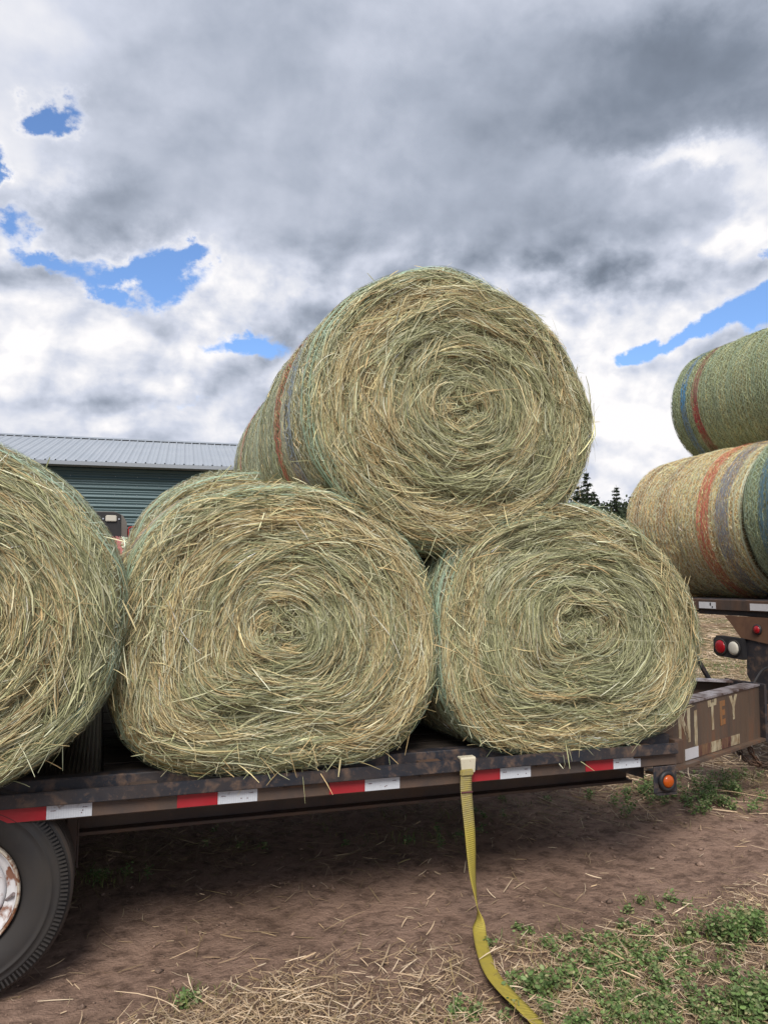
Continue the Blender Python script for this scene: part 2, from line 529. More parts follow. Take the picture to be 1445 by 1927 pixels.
class Geo:
    """collects (V,Q,C) chunks"""
    def __init__(self):
        self.V, self.Q, self.C, self.n = [], [], [], 0

    def add(self, V, Q, C):
        V = np.asarray(V, float).reshape(-1, 3)
        Q = np.asarray(Q).reshape(-1, 4)
        C = np.asarray(C, float)
        if C.ndim == 1:
            C = np.tile(C, (len(V), 1))
        self.V.append(V)
        self.Q.append(Q + self.n)
        self.C.append(C.reshape(-1, 3))
        self.n += len(V)

    def mesh(self, name):
        return np_mesh(name, np.concatenate(self.V), np.concatenate(self.Q), np.concatenate(self.C))


def ribbons(P, W, N, C, taper=0.5):
    """P (n,k,3) polylines, W (n,) widths, N (n,k,3) or (n,3) facing normals, C (n,3)"""
    n, k, _ = P.shape
    T = np.gradient(P, axis=1)
    if N.ndim == 2:
        N = N[:, None, :]
    S = np.cross(T, np.broadcast_to(N, P.shape))
    S /= (np.linalg.norm(S, axis=2, keepdims=True) + 1e-9)
    tp = np.ones(k)
    tp[0] = tp[-1] = taper
    hw = (W[:, None] * 0.5 * tp[None, :])[..., None]
    V = np.stack([P - S * hw, P + S * hw], axis=2)      # n,k,2,3
    base = (np.arange(n) * k * 2)[:, None] + (np.arange(k - 1) * 2)[None, :]
    Q = np.stack([base, base + 1, base + 3, base + 2], axis=-1).reshape(-1, 4)
    Cc = np.repeat(C, k * 2, axis=0)
    return V.reshape(-1, 3), Q, Cc


def vnoise(u, v, nu, nv, rng, per_u=True):
    """smooth value noise on a random grid; u in [0,1), v in [0,1]"""
    g = rng.random((nu, nv + 2))
    uu = (u % 1.0) * nu
    vv = np.clip(v, 0, 0.99999) * nv
    i0 = np.floor(uu).astype(int)
    j0 = np.floor(vv).astype(int)
    fu, fv = uu - i0, vv - j0
    fu = fu * fu * (3 - 2 * fu)
    fv = fv * fv * (3 - 2 * fv)
    i0 %= nu
    i1 = (i0 + 1) % nu
    return (g[i0, j0] * (1 - fu) + g[i1, j0] * fu) * (1 - fv) + (g[i0, j0 + 1] * (1 - fu) + g[i1, j0 + 1] * fu) * fv


def bm_obj(name, bm, mat, parent=None, smooth=False):
    me = bpy.data.meshes.new(name)
    bmesh.ops.recalc_face_normals(bm, faces=bm.faces)
    bm.to_mesh(me)
    bm.free()
    return link(name, me, mat, parent, smooth)


def add_box(bm, lo, hi, bev=0.002, mat=None, mi=0, seg=1):
    lo, hi = Vector(lo), Vector(hi)
    r = bmesh.ops.create_cube(bm, size=1.0)
    vs = r['verts']
    for v in vs:
        v.co = Vector(((v.co.x + .5) * (hi.x - lo.x) + lo.x, (v.co.y + .5) * (hi.y - lo.y) + lo.y, (v.co.z + .5) * (hi.z - lo.z) + lo.z))
    fs = list({f for v in vs for f in v.link_faces})
    if bev > 0:
        es = list({e for v in vs for e in v.link_edges})
        r2 = bmesh.ops.bevel(bm, geom=es, offset=bev, segments=seg, affect='EDGES', clamp_overlap=True)
        fs = list({f for f in fs if f.is_valid} | set(r2['faces']))
        vs = list({v for f in fs for v in f.verts})
    if mat is not None:
        bmesh.ops.transform(bm, matrix=mat, verts=vs)
    for f in fs:
        f.material_index = mi
    return vs


def add_cyl(bm, p0, p1, r0, r1=None, seg=16, mi=0, caps=True):
    p0, p1 = Vector(p0), Vector(p1)
    r1 = r0 if r1 is None else r1
    d = p1 - p0
    q = d.to_track_quat('Z', 'Y')
    r = bmesh.ops.create_cone(bm, cap_ends=caps, segments=seg, radius1=r0, radius2=r1, depth=d.length)
    bmesh.ops.transform(bm, matrix=Matrix.Translation((p0 + p1) / 2) @ q.to_matrix().to_4x4(), verts=r['verts'])
    for f in {f for v in r['verts'] for f in v.link_faces}:
        f.material_index = mi
    return r['verts']


def add_lathe(bm, prof, axis='Y', seg=64, mi=0, center=(0, 0, 0)):
    """prof: list of (radius, along)"""
    rings = []
    c = Vector(center)
    for r, a in prof:
        ring = []
        for i in range(seg):
            t = 2 * math.pi * i / seg
            if axis == 'Y':
                p = Vector((r * math.cos(t), a, r * math.sin(t)))
            elif axis == 'X':
                p = Vector((a, r * math.cos(t), r * math.sin(t)))
            else:
                p = Vector((r * math.cos(t), r * math.sin(t), a))
            ring.append(bm.verts.new(p + c))
        rings.append(ring)
    for a, b in zip(rings, rings[1:]):
        for i in range(seg):
            f = bm.faces.new((a[i], a[(i + 1) % seg], b[(i + 1) % seg], b[i]))
            f.material_index = mi
            f.smooth = True


def add_prism(bm, pts, lo, hi, plane='YZ', mi=0):
    """polygon pts in the given plane, extruded from lo to hi along the third axis"""
    def P(a, b, c):
        return {'YZ': (c, a, b), 'XZ': (a, c, b), 'XY': (a, b, c)}[plane]
    A = [bm.verts.new(P(a, b, lo)) for a, b in pts]
    B = [bm.verts.new(P(a, b, hi)) for a, b in pts]
    fs = [bm.faces.new(A), bm.faces.new(list(reversed(B)))]
    n = len(pts)
    for i in range(n):
        fs.append(bm.faces.new((A[i], A[(i + 1) % n], B[(i + 1) % n], B[i])))
    for f in fs:
        f.material_index = mi


# ------------------------------------------------------------------ ground
_gr = np.random.default_rng(3)
_gk = [(_gr.uniform(0, 6.28), _gr.uniform(0.6, 1.4), _gr.uniform(0, 6.28)) for _ in range(14)]


def ground_z(x, y):
    x = np.asarray(x, float)
    y = np.asarray(y, float)
    z = np.zeros_like(x)
    for i, (a, s, p) in enumerate(_gk):
        f = (1.1 + i * 0.9) * s
        z += np.sin((x * math.cos(a) + y * math.sin(a)) * f + p) * 0.010 / (1 + i * 0.45)
    # wheel ruts pressed along the trailer, a slightly raised verge in front
    z -= 0.012 * np.exp(-((y - 3.35) / 0.28) ** 2)
    z += 0.015 * np.clip((2.9 - y) / 0.8, 0, 1)
    return z * 0.8 - 0.030 - 0.015 * np.exp(-((y - 3.2) / 0.3) ** 2) * np.clip(0.6 - x, 0, 1)


def build_ground():
    n = 520
    t = np.linspace(-1, 1, n)
    a = 6.2
    xs = 1.4 + 1.6 * np.sinh(a * t)
    ys = 3.2 + 1.6 * np.sinh(a * t)
    X, Y = np.meshgrid(xs, ys, indexing='ij')
    fall = np.exp(-((X / 40) ** 2 + (Y / 40) ** 2))
    Z = ground_z(X, Y) * fall
    rg = np.random.default_rng(8)
    Z += (rg.random(Z.shape) - 0.5) * 0.005 * fall
    V = np.stack([X, Y, Z], -1).reshape(-1, 3)
    i = np.arange(n - 1)
    I, J = np.meshgrid(i, i, indexing='ij')
    b = I * n + J
    Q = np.stack([b, b + n, b + n + 1, b + 1], -1).reshape(-1, 4)
    o = link('ground', np_mesh('ground', V, Q), M['ground'], smooth=True)
    tag(o, kind='structure')


build_ground()

# ------------------------------------------------------------------ hay bales
TAN = np.array([(0.52, 0.435, 0.235), (0.46, 0.39, 0.205), (0.56, 0.475, 0.26), (0.45, 0.33, 0.165), (0.66, 0.60, 0.39)])
GRN = np.array([(0.34, 0.345, 0.185), (0.27, 0.28, 0.145), (0.40, 0.40, 0.235), (0.43, 0.425, 0.26), (0.24, 0.255, 0.14)])
GRY = np.array([(0.44, 0.45, 0.31), (0.37, 0.39, 0.27), (0.52, 0.51, 0.36)])


def hay_colours(rng, tan_prob, n, gain=1.0):
    """tan_prob (n,) 0..1"""
    r = rng.random(n)
    c = GRN[rng.integers(0, len(GRN), n)]
    t = TAN[rng.integers(0, len(TAN), n)]
    g = GRY[rng.integers(0, len(GRY), n)]
    k = (r < tan_prob)[:, None]
    c = np.where(k, t, c)
    c = np.where((rng.random(n) < 0.12)[:, None], g, c)
    c = c * np.exp(rng.normal(0, 0.27, (n, 1)))
    return np.clip(c * gain, 0.01, 0.8)


class Bale:
    """a round bale lying with its axis along +Y: the outline of its end is given in XZ"""
    def __init__(self, outline, eye, y0, L, seed, rc=0.07, dome=0.03, tilt=0.0):
        self.rng = np.random.default_rng(seed)
        self.eye = np.array(eye, float)
        self.y0, self.L, self.rc, self.dome, self.tilt = y0, L, rc, dome, tilt
        pts = np.array(outline, float)
        ang = np.arctan2(pts[:, 1] - eye[1], pts[:, 0] - eye[0])
        rad = np.hypot(pts[:, 1] - eye[1], pts[:, 0] - eye[0])
        o = np.argsort(ang)
        ang, rad = ang[o], rad[o]
        A = np.concatenate([ang - 2 * np.pi, ang, ang + 2 * np.pi])
        Rr = np.concatenate([rad] * 3)
        self.NF = 720
        g = np.linspace(-np.pi, np.pi, self.NF, endpoint=False)
        R = np.interp(g, A, Rr)
        k = np.exp(-0.5 * (np.arange(-30, 31) / 11.0) ** 2)
        k /= k.sum()
        R = np.convolve(np.concatenate([R[-30:], R, R[:30]]), k, 'valid')
        self.R = R + 0.010
        self.Rmean = R.mean()
        self.cw = math.pi / 2 * rc
        self.Ls = L - 2 * rc
        s = self.rng.integers(0, 10 ** 6, 8)
        self.s = s

    def Rat(self, phi):
        u = ((phi + np.pi) / (2 * np.pi) % 1.0) * self.NF
        i = np.floor(u).astype(int) % self.NF
        f = u - np.floor(u)
        return self.R[i] * (1 - f) + self.R[(i + 1) % self.NF] * f

    # profile coordinate m (metres): face 0..Rf | corner | side | corner | back face
    @property
    def Rf(self):
        return self.Rmean - self.rc

    @property
    def mtot(self):
        return 2 * self.Rf + 2 * self.cw + self.Ls

    def disp(self, phi, m):
        u = (phi / (2 * np.pi)) % 1.0
        v = m / self.mtot
        s = self.s
        d = (vnoise(u + v * 0.6, v, 9, int(self.mtot / 0.14), np.random.default_rng(s[0])) - .5) * 0.030
        d += (vnoise(u + v * 1.5, v, 16, int(self.mtot / 0.030), np.random.default_rng(s[1])) - .5) * 0.044
        d -= 0.016 * np.clip(vnoise(u + v * 0.9, v, 11, int(self.mtot / 0.06), np.random.default_rng(s[6])) - .60, 0, 1) * 6
        d += (vnoise(u, v, 70, int(self.mtot / 0.02), np.random.default_rng(s[2])) - .5) * 0.012
        side = np.clip((m - self.Rf - self.cw * 0.5) / 0.1, 0, 1)
        return d * (1 - 0.62 * side)

    def base(self, phi, m):
        Rf, cw, Ls, rc = self.Rf, self.cw, self.Ls, self.rc
        m = np.clip(m, 0, self.mtot)
        mm = np.where(m > Rf + cw + Ls / 2, self.mtot - m, m)     # mirror the back half
        R = self.Rat(phi)
        Rin = R - rc
        rho = np.clip(mm / Rf, 0, 1)
        a = np.clip((mm - Rf) / cw, 0, 1) * (math.pi / 2)
        rad = rho * Rin + rc * np.sin(a)
        side = np.clip((mm - Rf - cw), 0, None)
        bul = 0.018 * np.sin(np.clip(side / (Ls / 2), 0, 1) * math.pi / 2)
        rad = rad + bul
        y = rc * (1 - np.cos(a)) + side - self.dome * (1 - rho ** 2) + 0.018 * np.exp(-(rho / 0.10) ** 2)
        y = np.where(m > Rf + cw + Ls / 2, self.L - y, y) + self.y0
        x = self.eye[0] + rad * np.cos(phi) + self.tilt * (y - self.y0)
        z = self.eye[1] + rad * np.sin(phi)
        return np.stack([x, y, z], -1)

    def pn(self, phi, m):
        e = 0.004
        p = self.base(phi, m)
        a = self.base(phi + e, m) - self.base(phi - e, m)
        b = self.base(phi, m + e) - self.base(phi, m - e)
        n = np.cross(b, a)
        n /= np.linalg.norm(n, axis=-1, keepdims=True) + 1e-9
        return p, n

    def tan_at(self, phi, m, bias):
        u = (phi / (2 * np.pi)) % 1.0
        v = m / self.mtot
        t = vnoise(u + v * 1.2, v, 7, int(self.mtot / 0.06), np.random.default_rng(self.s[3]))
        t2 = vnoise(u, v, 4, int(self.mtot / 0.3), np.random.default_rng(self.s[4]))
        ro = m / self.Rf
        rim = 0.22 * np.exp(-((ro - .88) / .12) ** 2) - 0.12 * np.exp(-(ro / .45) ** 2)
        return np.clip(bias + rim * (m < self.Rf + self.cw) + (t - .5) * 1.2 + (t2 - .5) * 0.6, 0.03, 0.95)

    def core(self, name, face_col, side_col, parent):
        nf, nm = 150, 110
        ph = np.linspace(-np.pi, np.pi, nf, endpoint=False)
        ms = np.linspace(0.012, self.mtot - 0.012, nm)
        PH, MS = np.meshgrid(ph, ms, indexing='ij')
        p, n = self.pn(PH, MS)
        p = p + n * (self.disp(PH, MS) - 0.010 - 0.022 * np.clip((self.Rf + self.cw * 0.3 - MS) / 0.04, 0, 1))[..., None]
        V = p.reshape(-1, 3)
        i = np.arange(nf)
        j = np.arange(nm - 1)
        I, J = np.meshgrid(i, j, indexing='ij')
        I2 = (I + 1) % nf
        Q = np.stack([I * nm + J, I * nm + J + 1, I2 * nm + J + 1, I2 * nm + J], -1).reshape(-1, 4)
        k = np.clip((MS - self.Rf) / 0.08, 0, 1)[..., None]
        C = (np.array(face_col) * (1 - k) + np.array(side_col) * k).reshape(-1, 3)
        return V, Q, C

    def strands(self, n, mlo, mhi, length, width, beta_s, bias, gain=1.0, lift=0.014, k=5, mmax=None, philo=-np.pi, phihi=np.pi, area_face=False, wild=0.08):
        rng = self.rng
        phi0 = rng.uniform(philo, phihi, n)
        if area_face:
            m0 = np.sqrt(rng.uniform((mlo / mhi) ** 2, 1, n)) * mhi
        else:
            m0 = rng.uniform(mlo, mhi, n)
        ln = np.clip(length * np.exp(rng.normal(0, 0.45, n)), 0.02, 0.42)
        if mmax is not None:      # stalks lie in matted bundles that share place, direction and height
            nb = max(1, n // 14)
            ib = rng.integers(0, nb, n)
            pb, mb = phi0[:nb], m0[:nb]
            keep = rng.random(n) < 0.72
            rb = np.maximum(mb[ib], 0.08)
            phi0 = np.where(keep, pb[ib] + rng.normal(0, 0.05, n) / rb, phi0)
            m0 = np.where(keep, np.clip(mb[ib] + rng.normal(0, 0.008, n), 0.01, mhi), m0)
            bb = rng.normal(0, beta_s * 1.3, nb)[ib]
            ob = rng.uniform(-0.028, lift * 0.9, nb)[ib]
            beta = np.where(keep, bb + rng.normal(0, 0.06, n), rng.normal(0, beta_s, n))
            offb = np.where(keep, ob + rng.normal(0, 0.003, n), rng.uniform(-0.024, lift, n))
        else:
            beta = rng.normal(0, beta_s, n)
            offb = rng.uniform(-0.006, lift, n)
        w_ = rng.random(n) < wild
        beta = np.where(w_, rng.normal(0, 0.8, n), beta)
        r = np.clip(m0 / self.Rf, 0, 1) * self.Rat(phi0)
        cen = r < 0.10
        beta = np.where(cen, rng.uniform(-1.6, 1.6, n), beta)
        ln = np.where(cen, ln * 0.5, ln)
        flip = rng.random(n) < .5
        beta = np.where(flip, beta + np.pi, beta)
        s = (np.linspace(-.5, .5, k)[None, :] * ln[:, None])
        kink = rng.normal(0, 1.0, n)[:, None] * np.where(rng.random(n) < 0.15, 0.8, 0.10)[:, None]
        be = beta[:, None] + kink * s * 2.5
        phi_c = phi0[:, None] + s * np.cos(be) / np.maximum(r, 0.13)[:, None]
        m_c = m0[:, None] + s * np.sin(be)
        # stalks are stiffer than the winding: blend the arc with its straight chord
        rr = np.maximum(r, 0.03)[:, None]
        a_, c_ = rr + s * np.sin(be), s * np.cos(be)
        phi_s = phi0[:, None] + np.arctan2(c_, a_)
        m_s = m0[:, None] * np.hypot(a_, c_) / rr
        q = np.where(m0 < self.Rf, 0.38, 0.0)[:, None]
        q = np.where((r < 0.12)[:, None], 1.0, q)
        phi = phi_c * (1 - q) + phi_s * q
        m = np.clip(m_c * (1 - q) + m_s * q, 0.002, self.mtot - .002 if mmax is None else mmax)
        p, nn = self.pn(phi, m)
        off = self.disp(phi0, m0)[:, None] * 0.75 + self.disp(phi, m) * 0.25 + offb[:, None]
        lf = (1.0 if mmax is not None else 0.15) * np.where(rng.random(n) < 0.10, rng.uniform(0.0, 0.05, n), rng.uniform(0, 0.006, n))[:, None]
        off = off + lf * (np.linspace(0, 1, k)[None, :] ** 2)
        p = p + nn * off[..., None]
        roll = rng.normal(0, 0.55, n)
        T = p[:, -1] - p[:, 0]
        T /= np.linalg.norm(T, axis=1, keepdims=True) + 1e-9
        nm_ = nn[:, k // 2]
        side = np.cross(T, nm_)
        N = nm_ * np.cos(roll)[:, None] + side * np.sin(roll)[:, None]
        W = width * np.exp(rng.normal(0, 0.32, n))
        tp = self.tan_at(phi0, m0, bias)
        C = hay_colours(rng, tp, n, gain)
        return p, W, N, C, phi0, m0


def build_bale(name, label, b, n_face, n_side, bias_face, bias_side, net=True, net_gain=1.0, stripes=(), side_tint=(1, 1, 1),
               group=None, stain=None, back_face=0, net_layers=3, rim_green=0.35, strays=60, face_gain=1.0, side_gain=1.0, sw=0.0027, sl=0.05, xf=None, face_green=None):
    """one hay bale: the packed hay is the thing's own mesh, the net wrap its child"""
    rng = b.rng
    g = Geo()
    fc = (0.055, 0.054, 0.03)  # end-face core coloured darker than hay: shade of the gaps between stalks
    sc = tuple(np.array((0.27, 0.25, 0.15)) * np.array(side_tint))
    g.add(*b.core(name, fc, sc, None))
    if n_face:
        for (nn, ln, wd, bs, lift) in ((int(n_face * .62), 0.15, 0.0022, 0.06, 0.010), (int(n_face * .31), 0.10, 0.0019, 0.16, 0.017), (int(n_face * .07), 0.18, 0.0028, 0.28, 0.028)):
            P, W, N, C, ph, m0 = b.strands(nn, 0.01, b.Rf + b.cw * 0.40, ln, wd, bs, bias_face, face_gain, lift, area_face=True, mmax=b.Rf + b.cw * 0.5)
            g.add(*ribbons(P, W, N, C))
        # loose stalks standing off the rim
        k = 4
        n = strays
        ph = rng.uniform(-np.pi, np.pi, n)
        m0 = b.Rf + rng.uniform(-0.12, b.cw, n)
        p, nn = b.pn(ph, m0)
        a = rng.normal(0, 1, (n, 3)) * np.array([1, .5, 1])
        tang = np.stack([-np.sin(ph), np.zeros(n), np.cos(ph)], -1) * np.sign(rng.normal(0, 1, n))[:, None]
        d = nn * rng.uniform(0.0, 0.5, n)[:, None] + tang * rng.uniform(0.4, 1.2, n)[:, None] + a * 0.25
        d[:, 2] -= 0.15
        d /= np.linalg.norm(d, axis=1, keepdims=True)
        ln = rng.uniform(0.03, 0.13, n) * np.where(rng.random(n) < .2, 1.3, .7)
        s = np.linspace(0, 1, k)
        P = p[:, None, :] + d[:, None, :] * (ln[:, None] * s[None, :])[..., None]
        P[:, :, 2] -= (ln[:, None] * s[None, :] ** 2) * 0.15 * rng.random((n, 1))
        N = np.tile(np.array([[0.2, -1, 0.2]]), (n, 1)) + rng.normal(0, .5, (n, 3))
        g.add(*ribbons(P, 0.003 * np.exp(rng.normal(0, .3, n)), N, hay_colours(rng, np.full(n, 0.6), n, 1.05)))
        # stalks drooping off the lower rim
        n = int(strays * .2)
        ph = rng.normal(-np.pi / 2, 0.55, n)
        m0 = b.Rf + rng.uniform(-0.10, b.cw * .6, n)
        p, nn = b.pn(ph, m0)
        d = np.stack([rng.normal(0, .55, n), rng.uniform(-.5, -.05, n), rng.uniform(-.9, .05, n)], -1)
        d /= np.linalg.norm(d, axis=1, keepdims=True)
        ln = rng.uniform(0.04, 0.14, n)
        P = (p + nn * 0.005)[:, None, :] + d[:, None, :] * (ln[:, None] * s[None, :])[..., None]
        P[:, :, 2] -= (ln[:, None] * s[None, :] ** 2) * 0.3 * rng.random((n, 1))
        N = np.tile(np.array([[0.2, -1, 0.3]]), (n, 1)) + rng.normal(0, .5, (n, 3))
        g.add(*ribbons(P, 0.0026 * np.exp(rng.normal(0, .3, n)), N, hay_colours(rng, np.full(n, 0.7), n, 1.1)))
    s0 = b.Rf + b.cw * 0.45
    s1 = b.Rf + b.cw * 1.55 + b.Ls
    if n_side:
        P, W, N, C, ph, m0 = b.strands(n_side, s0, s1, sl, sw, 0.5, bias_side, side_gain * 1.15, 0.002, k=3, wild=0.5)
        C = C * np.array(side_tint)
        if stain is not None:
            y = m0 - b.Rf - b.cw + b.rc
            for (ya, yb, pa, pb, amt) in stain:
                kk = (np.clip((y - ya) / 0.05, 0, 1) * np.clip((yb - y) / 0.05, 0, 1) *
                      np.clip((ph % (2 * np.pi) - pa) / 0.15, 0, 1) * np.clip((pb - ph % (2 * np.pi)) / 0.35, 0, 1))
                kk *= (rng.random(len(kk)) < 0.85)
                C = C * (1 - kk[:, None] * amt)
        g.add(*ribbons(P, W, N, np.clip(C, 0.01, .8)))
    root = link(name, g.mesh(name), None)
    root.data.materials.append(M['straw'])
    tag(root, label, 'hay bale', group)
    if net:
        h = Geo()
        pale = np.array((0.56, 0.60, 0.47)) * net_gain * np.minimum(np.array(side_tint), 1.2)
        green = np.array((0.33, 0.46, 0.34)) * net_gain
        if side_tint[0] > 1.3:
            green = pale * 0.85

        def colour(y):
            for st in stripes:
                if st[0] <= y <= st[1]:
                    return np.array(st[2]), True
            return None, False
        seg = 150
        ph = np.linspace(-np.pi, np.pi, seg + 1)
        lines = []
        for L_ in range(net_layers):
            sp = 0.042
            m = s0 - 0.05 + rng.random() * sp
            while m < s1 + 0.05:
                lines.append((m, 0, L_))
                m += sp
        for i in range(9):      # the net gathers over the rim of the bale
            lines.append((b.Rf + b.cw * rng.uniform(0.42, 1.0), 0, 0))
        for (ya, yb) in [st[:2] for st in stripes]:
            q = int((yb - ya) / 0.0045)
            for i in range(q):
                lines.append((b.Rf + b.cw - b.rc + rng.uniform(ya, yb), 1, 0))
        for (mc, kind, L_) in lines:
            y = mc - (b.Rf + b.cw - b.rc)
            col, st = colour(y)
            amp = 0.004 if not kind else 0.006
            w1 = rng.uniform(0, 6.28)
            mm = mc + amp * np.sin(ph * rng.integers(5, 12) + w1) + rng.normal(0, 0.0015, seg + 1)
            p, nn = b.pn(ph, np.clip(mm, 0.05, b.mtot - .05))
            p = p + nn * (b.disp(ph, mm) * 0.9 + 0.007 + rng.uniform(0, 0.004))[..., None]
            c = col if st else (green if rng.random() < 0.6 or y < 0.1 else pale)
            c = np.tile(c * math.exp(rng.normal(0, .12)), (1, 1))
            keep = 1.0
            V, Q, Cc = ribbons(p[None], np.array([0.0028 if kind else 0.0023]), nn[None], c, taper=1.0)
            for st_ in stripes:
                if kind and len(st_) > 3 and st_[0] <= y <= st_[1]:
                    pa, pb, c2 = st_[3]
                    pm = ph % (2 * np.pi)
                    kk = np.clip((pm - pa) / .12, 0, 1) * np.clip((pb - pm) / .12, 0, 1)
                    kk = np.repeat(kk, 2)[:, None]
                    Cc = Cc * (1 - kk) + np.array(c2) * kk
            if kind:      # coloured yarn shows in broken dashes where it is not buried in hay
                dens = vnoise(ph[:-1] / (2 * np.pi), np.full(seg, 0.5), 10, 2, np.random.default_rng(int(b.s[5]) + int(y * 9)))
                Q = Q[rng.random(len(Q)) < 0.25 + 0.5 * dens]
            h.add(V, Q, Cc)
        nz = 150
        for L_ in range(net_layers):
            for m in np.arange(s0 - 0.03, s1 + 0.03, 0.042):
                y = m + 0.02 - (b.Rf + b.cw - b.rc)
                col, st = colour(y)
                z = np.arange(nz + 1)
                phz = -np.pi + 2 * np.pi * z / nz + rng.normal(0, 0.004, nz + 1)
                mz = m + 0.042 * (z % 2) + rng.normal(0, 0.003, nz + 1)
                p, nn = b.pn(phz, np.clip(mz, 0.05, b.mtot - .05))
                p = p + nn * (b.disp(phz, mz) * 0.9 + 0.006)[..., None]
                P2 = np.stack([p[:-1], p[1:]], 1)
                N2 = nn[:-1]
                keep = rng.random(len(P2)) < 0.8
                P2, N2 = P2[keep], N2[keep]
                c = (col if st else pale * 0.9) * 1.0
                cc = np.tile(c, (len(P2), 1)) * np.exp(rng.normal(0, .2, (len(P2), 1)))
                h.add(*ribbons(P2, np.full(len(P2), 0.0017), N2, cc, taper=1.0))
        link('net_wrap', h.mesh('net_wrap'), M['thread'], root)
    if xf is not None:
        root.matrix_world = xf
    return root


RED = (0.62, 0.16, 0.12)
BLUE = (0.30, 0.37, 0.48)
SKYB = (0.10, 0.26, 0.50)

MID = [(0.05, 1.03), (0.06, 1.33), (0.13, 1.57), (0.26, 1.72), (0.44, 1.82), (0.66, 1.85), (0.93, 1.82), (1.17, 1.68), (1.32, 1.5), (1.39, 1.24), (1.37, 0.99), (1.29, 0.82), (1.12, 0.71), (0.85, 0.70), (0.52, 0.70), (0.26, 0.73), (0.1, 0.83)]
RIGHT = [(1.39, 1.2), (1.4, 1.43), (1.45, 1.57), (1.58, 1.68), (1.8, 1.77), (2.06, 1.8), (2.33, 1.76), (2.57, 1.63), (2.74, 1.45), (2.82, 1.21), (2.82, 1.0), (2.7, 0.8), (2.47, 0.69), (2.12, 0.67), (1.78, 0.68), (1.54, 0.75), (1.42, 0.9)]
TOP = [(0.79, 2.16), (0.81, 2.37), (0.88, 2.54), (0.95, 2.64), (1.12, 2.78), (1.33, 2.87), (1.54, 2.88), (1.76, 2.81), (1.99, 2.67), (2.13, 2.5), (2.21, 2.27), (2.18, 2.01), (2.06, 1.8), (1.85, 1.67), (1.58, 1.59), (1.37, 1.58), (1.17, 1.63), (0.95, 1.81), (0.82, 1.98)]
LEFT = [(-0.75, 1.96), (-0.55, 1.965), (-0.35, 1.92), (-0.25, 1.86), (-0.14, 1.79), (-0.05, 1.68), (0.03, 1.55), (0.08, 1.39), (0.07, 1.24), (0.04, 1.07), (-0.03, 0.95), (-0.14, 0.85), (-0.31, 0.745), (-0.55, 0.71), (-0.8, 0.71), (-1.05, 0.8), (-1.2, 0.95), (-1.28, 1.15), (-1.28, 1.4), (-1.2, 1.65), (-1.0, 1.86)]

GT = 'round bales stacked on the flatbed trailer'
build_bale('hay_bale', 'round hay bale above the trailer wheel, cut off by the photo\'s left edge',
           Bale(LEFT, (-0.50, 1.33), 2.93, 1.2, 101, rc=0.10), 44000, 12000, 0.42, 0.4, group=GT, stripes=[(0.9, 0.97, RED)], strays=150)
build_bale('hay_bale', 'oval sagging hay bale on the trailer, left of the strap, under the top bale',
           Bale(MID, (0.665, 1.27), 3.08, 1.2, 102, rc=0.10), 56000, 18000, 0.5, 0.75, group=GT, stripes=[(0.30, 0.37, RED), (0.15, 0.21, BLUE)], strays=260, side_tint=(1.15, 1.0, 0.85))
build_bale('hay_bale', 'greenish hay bale at the hitch end of the trailer bed, right of the yellow strap',
           Bale(RIGHT, (2.07, 1.25), 3.10, 1.2, 103, rc=0.08), 50000, 12000, 0.38, 0.4, group=GT, stripes=[(0.9, 0.97, RED)], strays=170)
build_bale('hay_bale', 'big round hay bale on top of the trailer stack, its spiral end facing us',
           Bale(TOP, (1.50, 2.22), 3.10, 1.2, 104, rc=0.10), 56000, 44000, 0.36, 0.42, group=GT, stripes=[(0.45, 0.52, RED), (0.24, 0.33, BLUE)], strays=170)


def shifted(O, dx, dz, s, c):
    return [(c[0] + (x - c[0]) * s + dx, c[1] + (z - c[1]) * s + dz) for x, z in O]


build_bale('hay_bale', 'upper hay bale directly behind the top bale, only its red striped side showing',
           Bale(shifted(TOP, 0.05, 0.0, 0.97, (1.5, 2.2)), (1.55, 2.22), 4.33, 1.2, 105, rc=0.10), 3000, 32000, 0.4, 0.45, group=GT, stripes=[(0.62, 0.69, RED), (0.85, 0.92, BLUE)])
build_bale('hay_bale', 'tan hay bale in the rear row, its top edge peeping over the oval bale',
           Bale(shifted(MID, 0.08, 0.205, 1.01, (0.7, 1.25)), (0.78, 1.46), 4.31, 1.2, 106, rc=0.10), 9000, 9000, 0.6, 0.6, group=GT, stripes=[(0.3, 0.36, RED)])
build_bale('hay_bale', 'hay bale hidden in the rear row behind the bale nearest the hitch',
           Bale(shifted(RIGHT, 0.0, 0.0, 0.98, (2.1, 0.7)), (2.07, 1.25), 4.34, 1.2, 107, rc=0.10), 2500, 4000, 0.4, 0.4, group=GT, net_layers=1)
build_bale('hay_bale', 'hay bale in the rear row behind the bale above the trailer wheel',
           Bale(shifted(LEFT, -0.06, 0.0, 0.96, (-0.6, 0.71)), (-0.55, 1.3), 4.16, 1.2, 108, rc=0.10), 2500, 5000, 0.4, 0.4, group=GT, net_layers=1)


def oval(cx, cz, rx, rz, flat=0.0, n=28):
    out = []
    for i in range(n):
        t = 2 * math.pi * i / n
        x, z = rx * math.cos(t), rz * math.sin(t)
        if z < -rz * (1 - flat):
            z = -rz * (1 - flat) + (z + rz * (1 - flat)) * 0.3
        out.append((cx + x, cz + z))
    return out


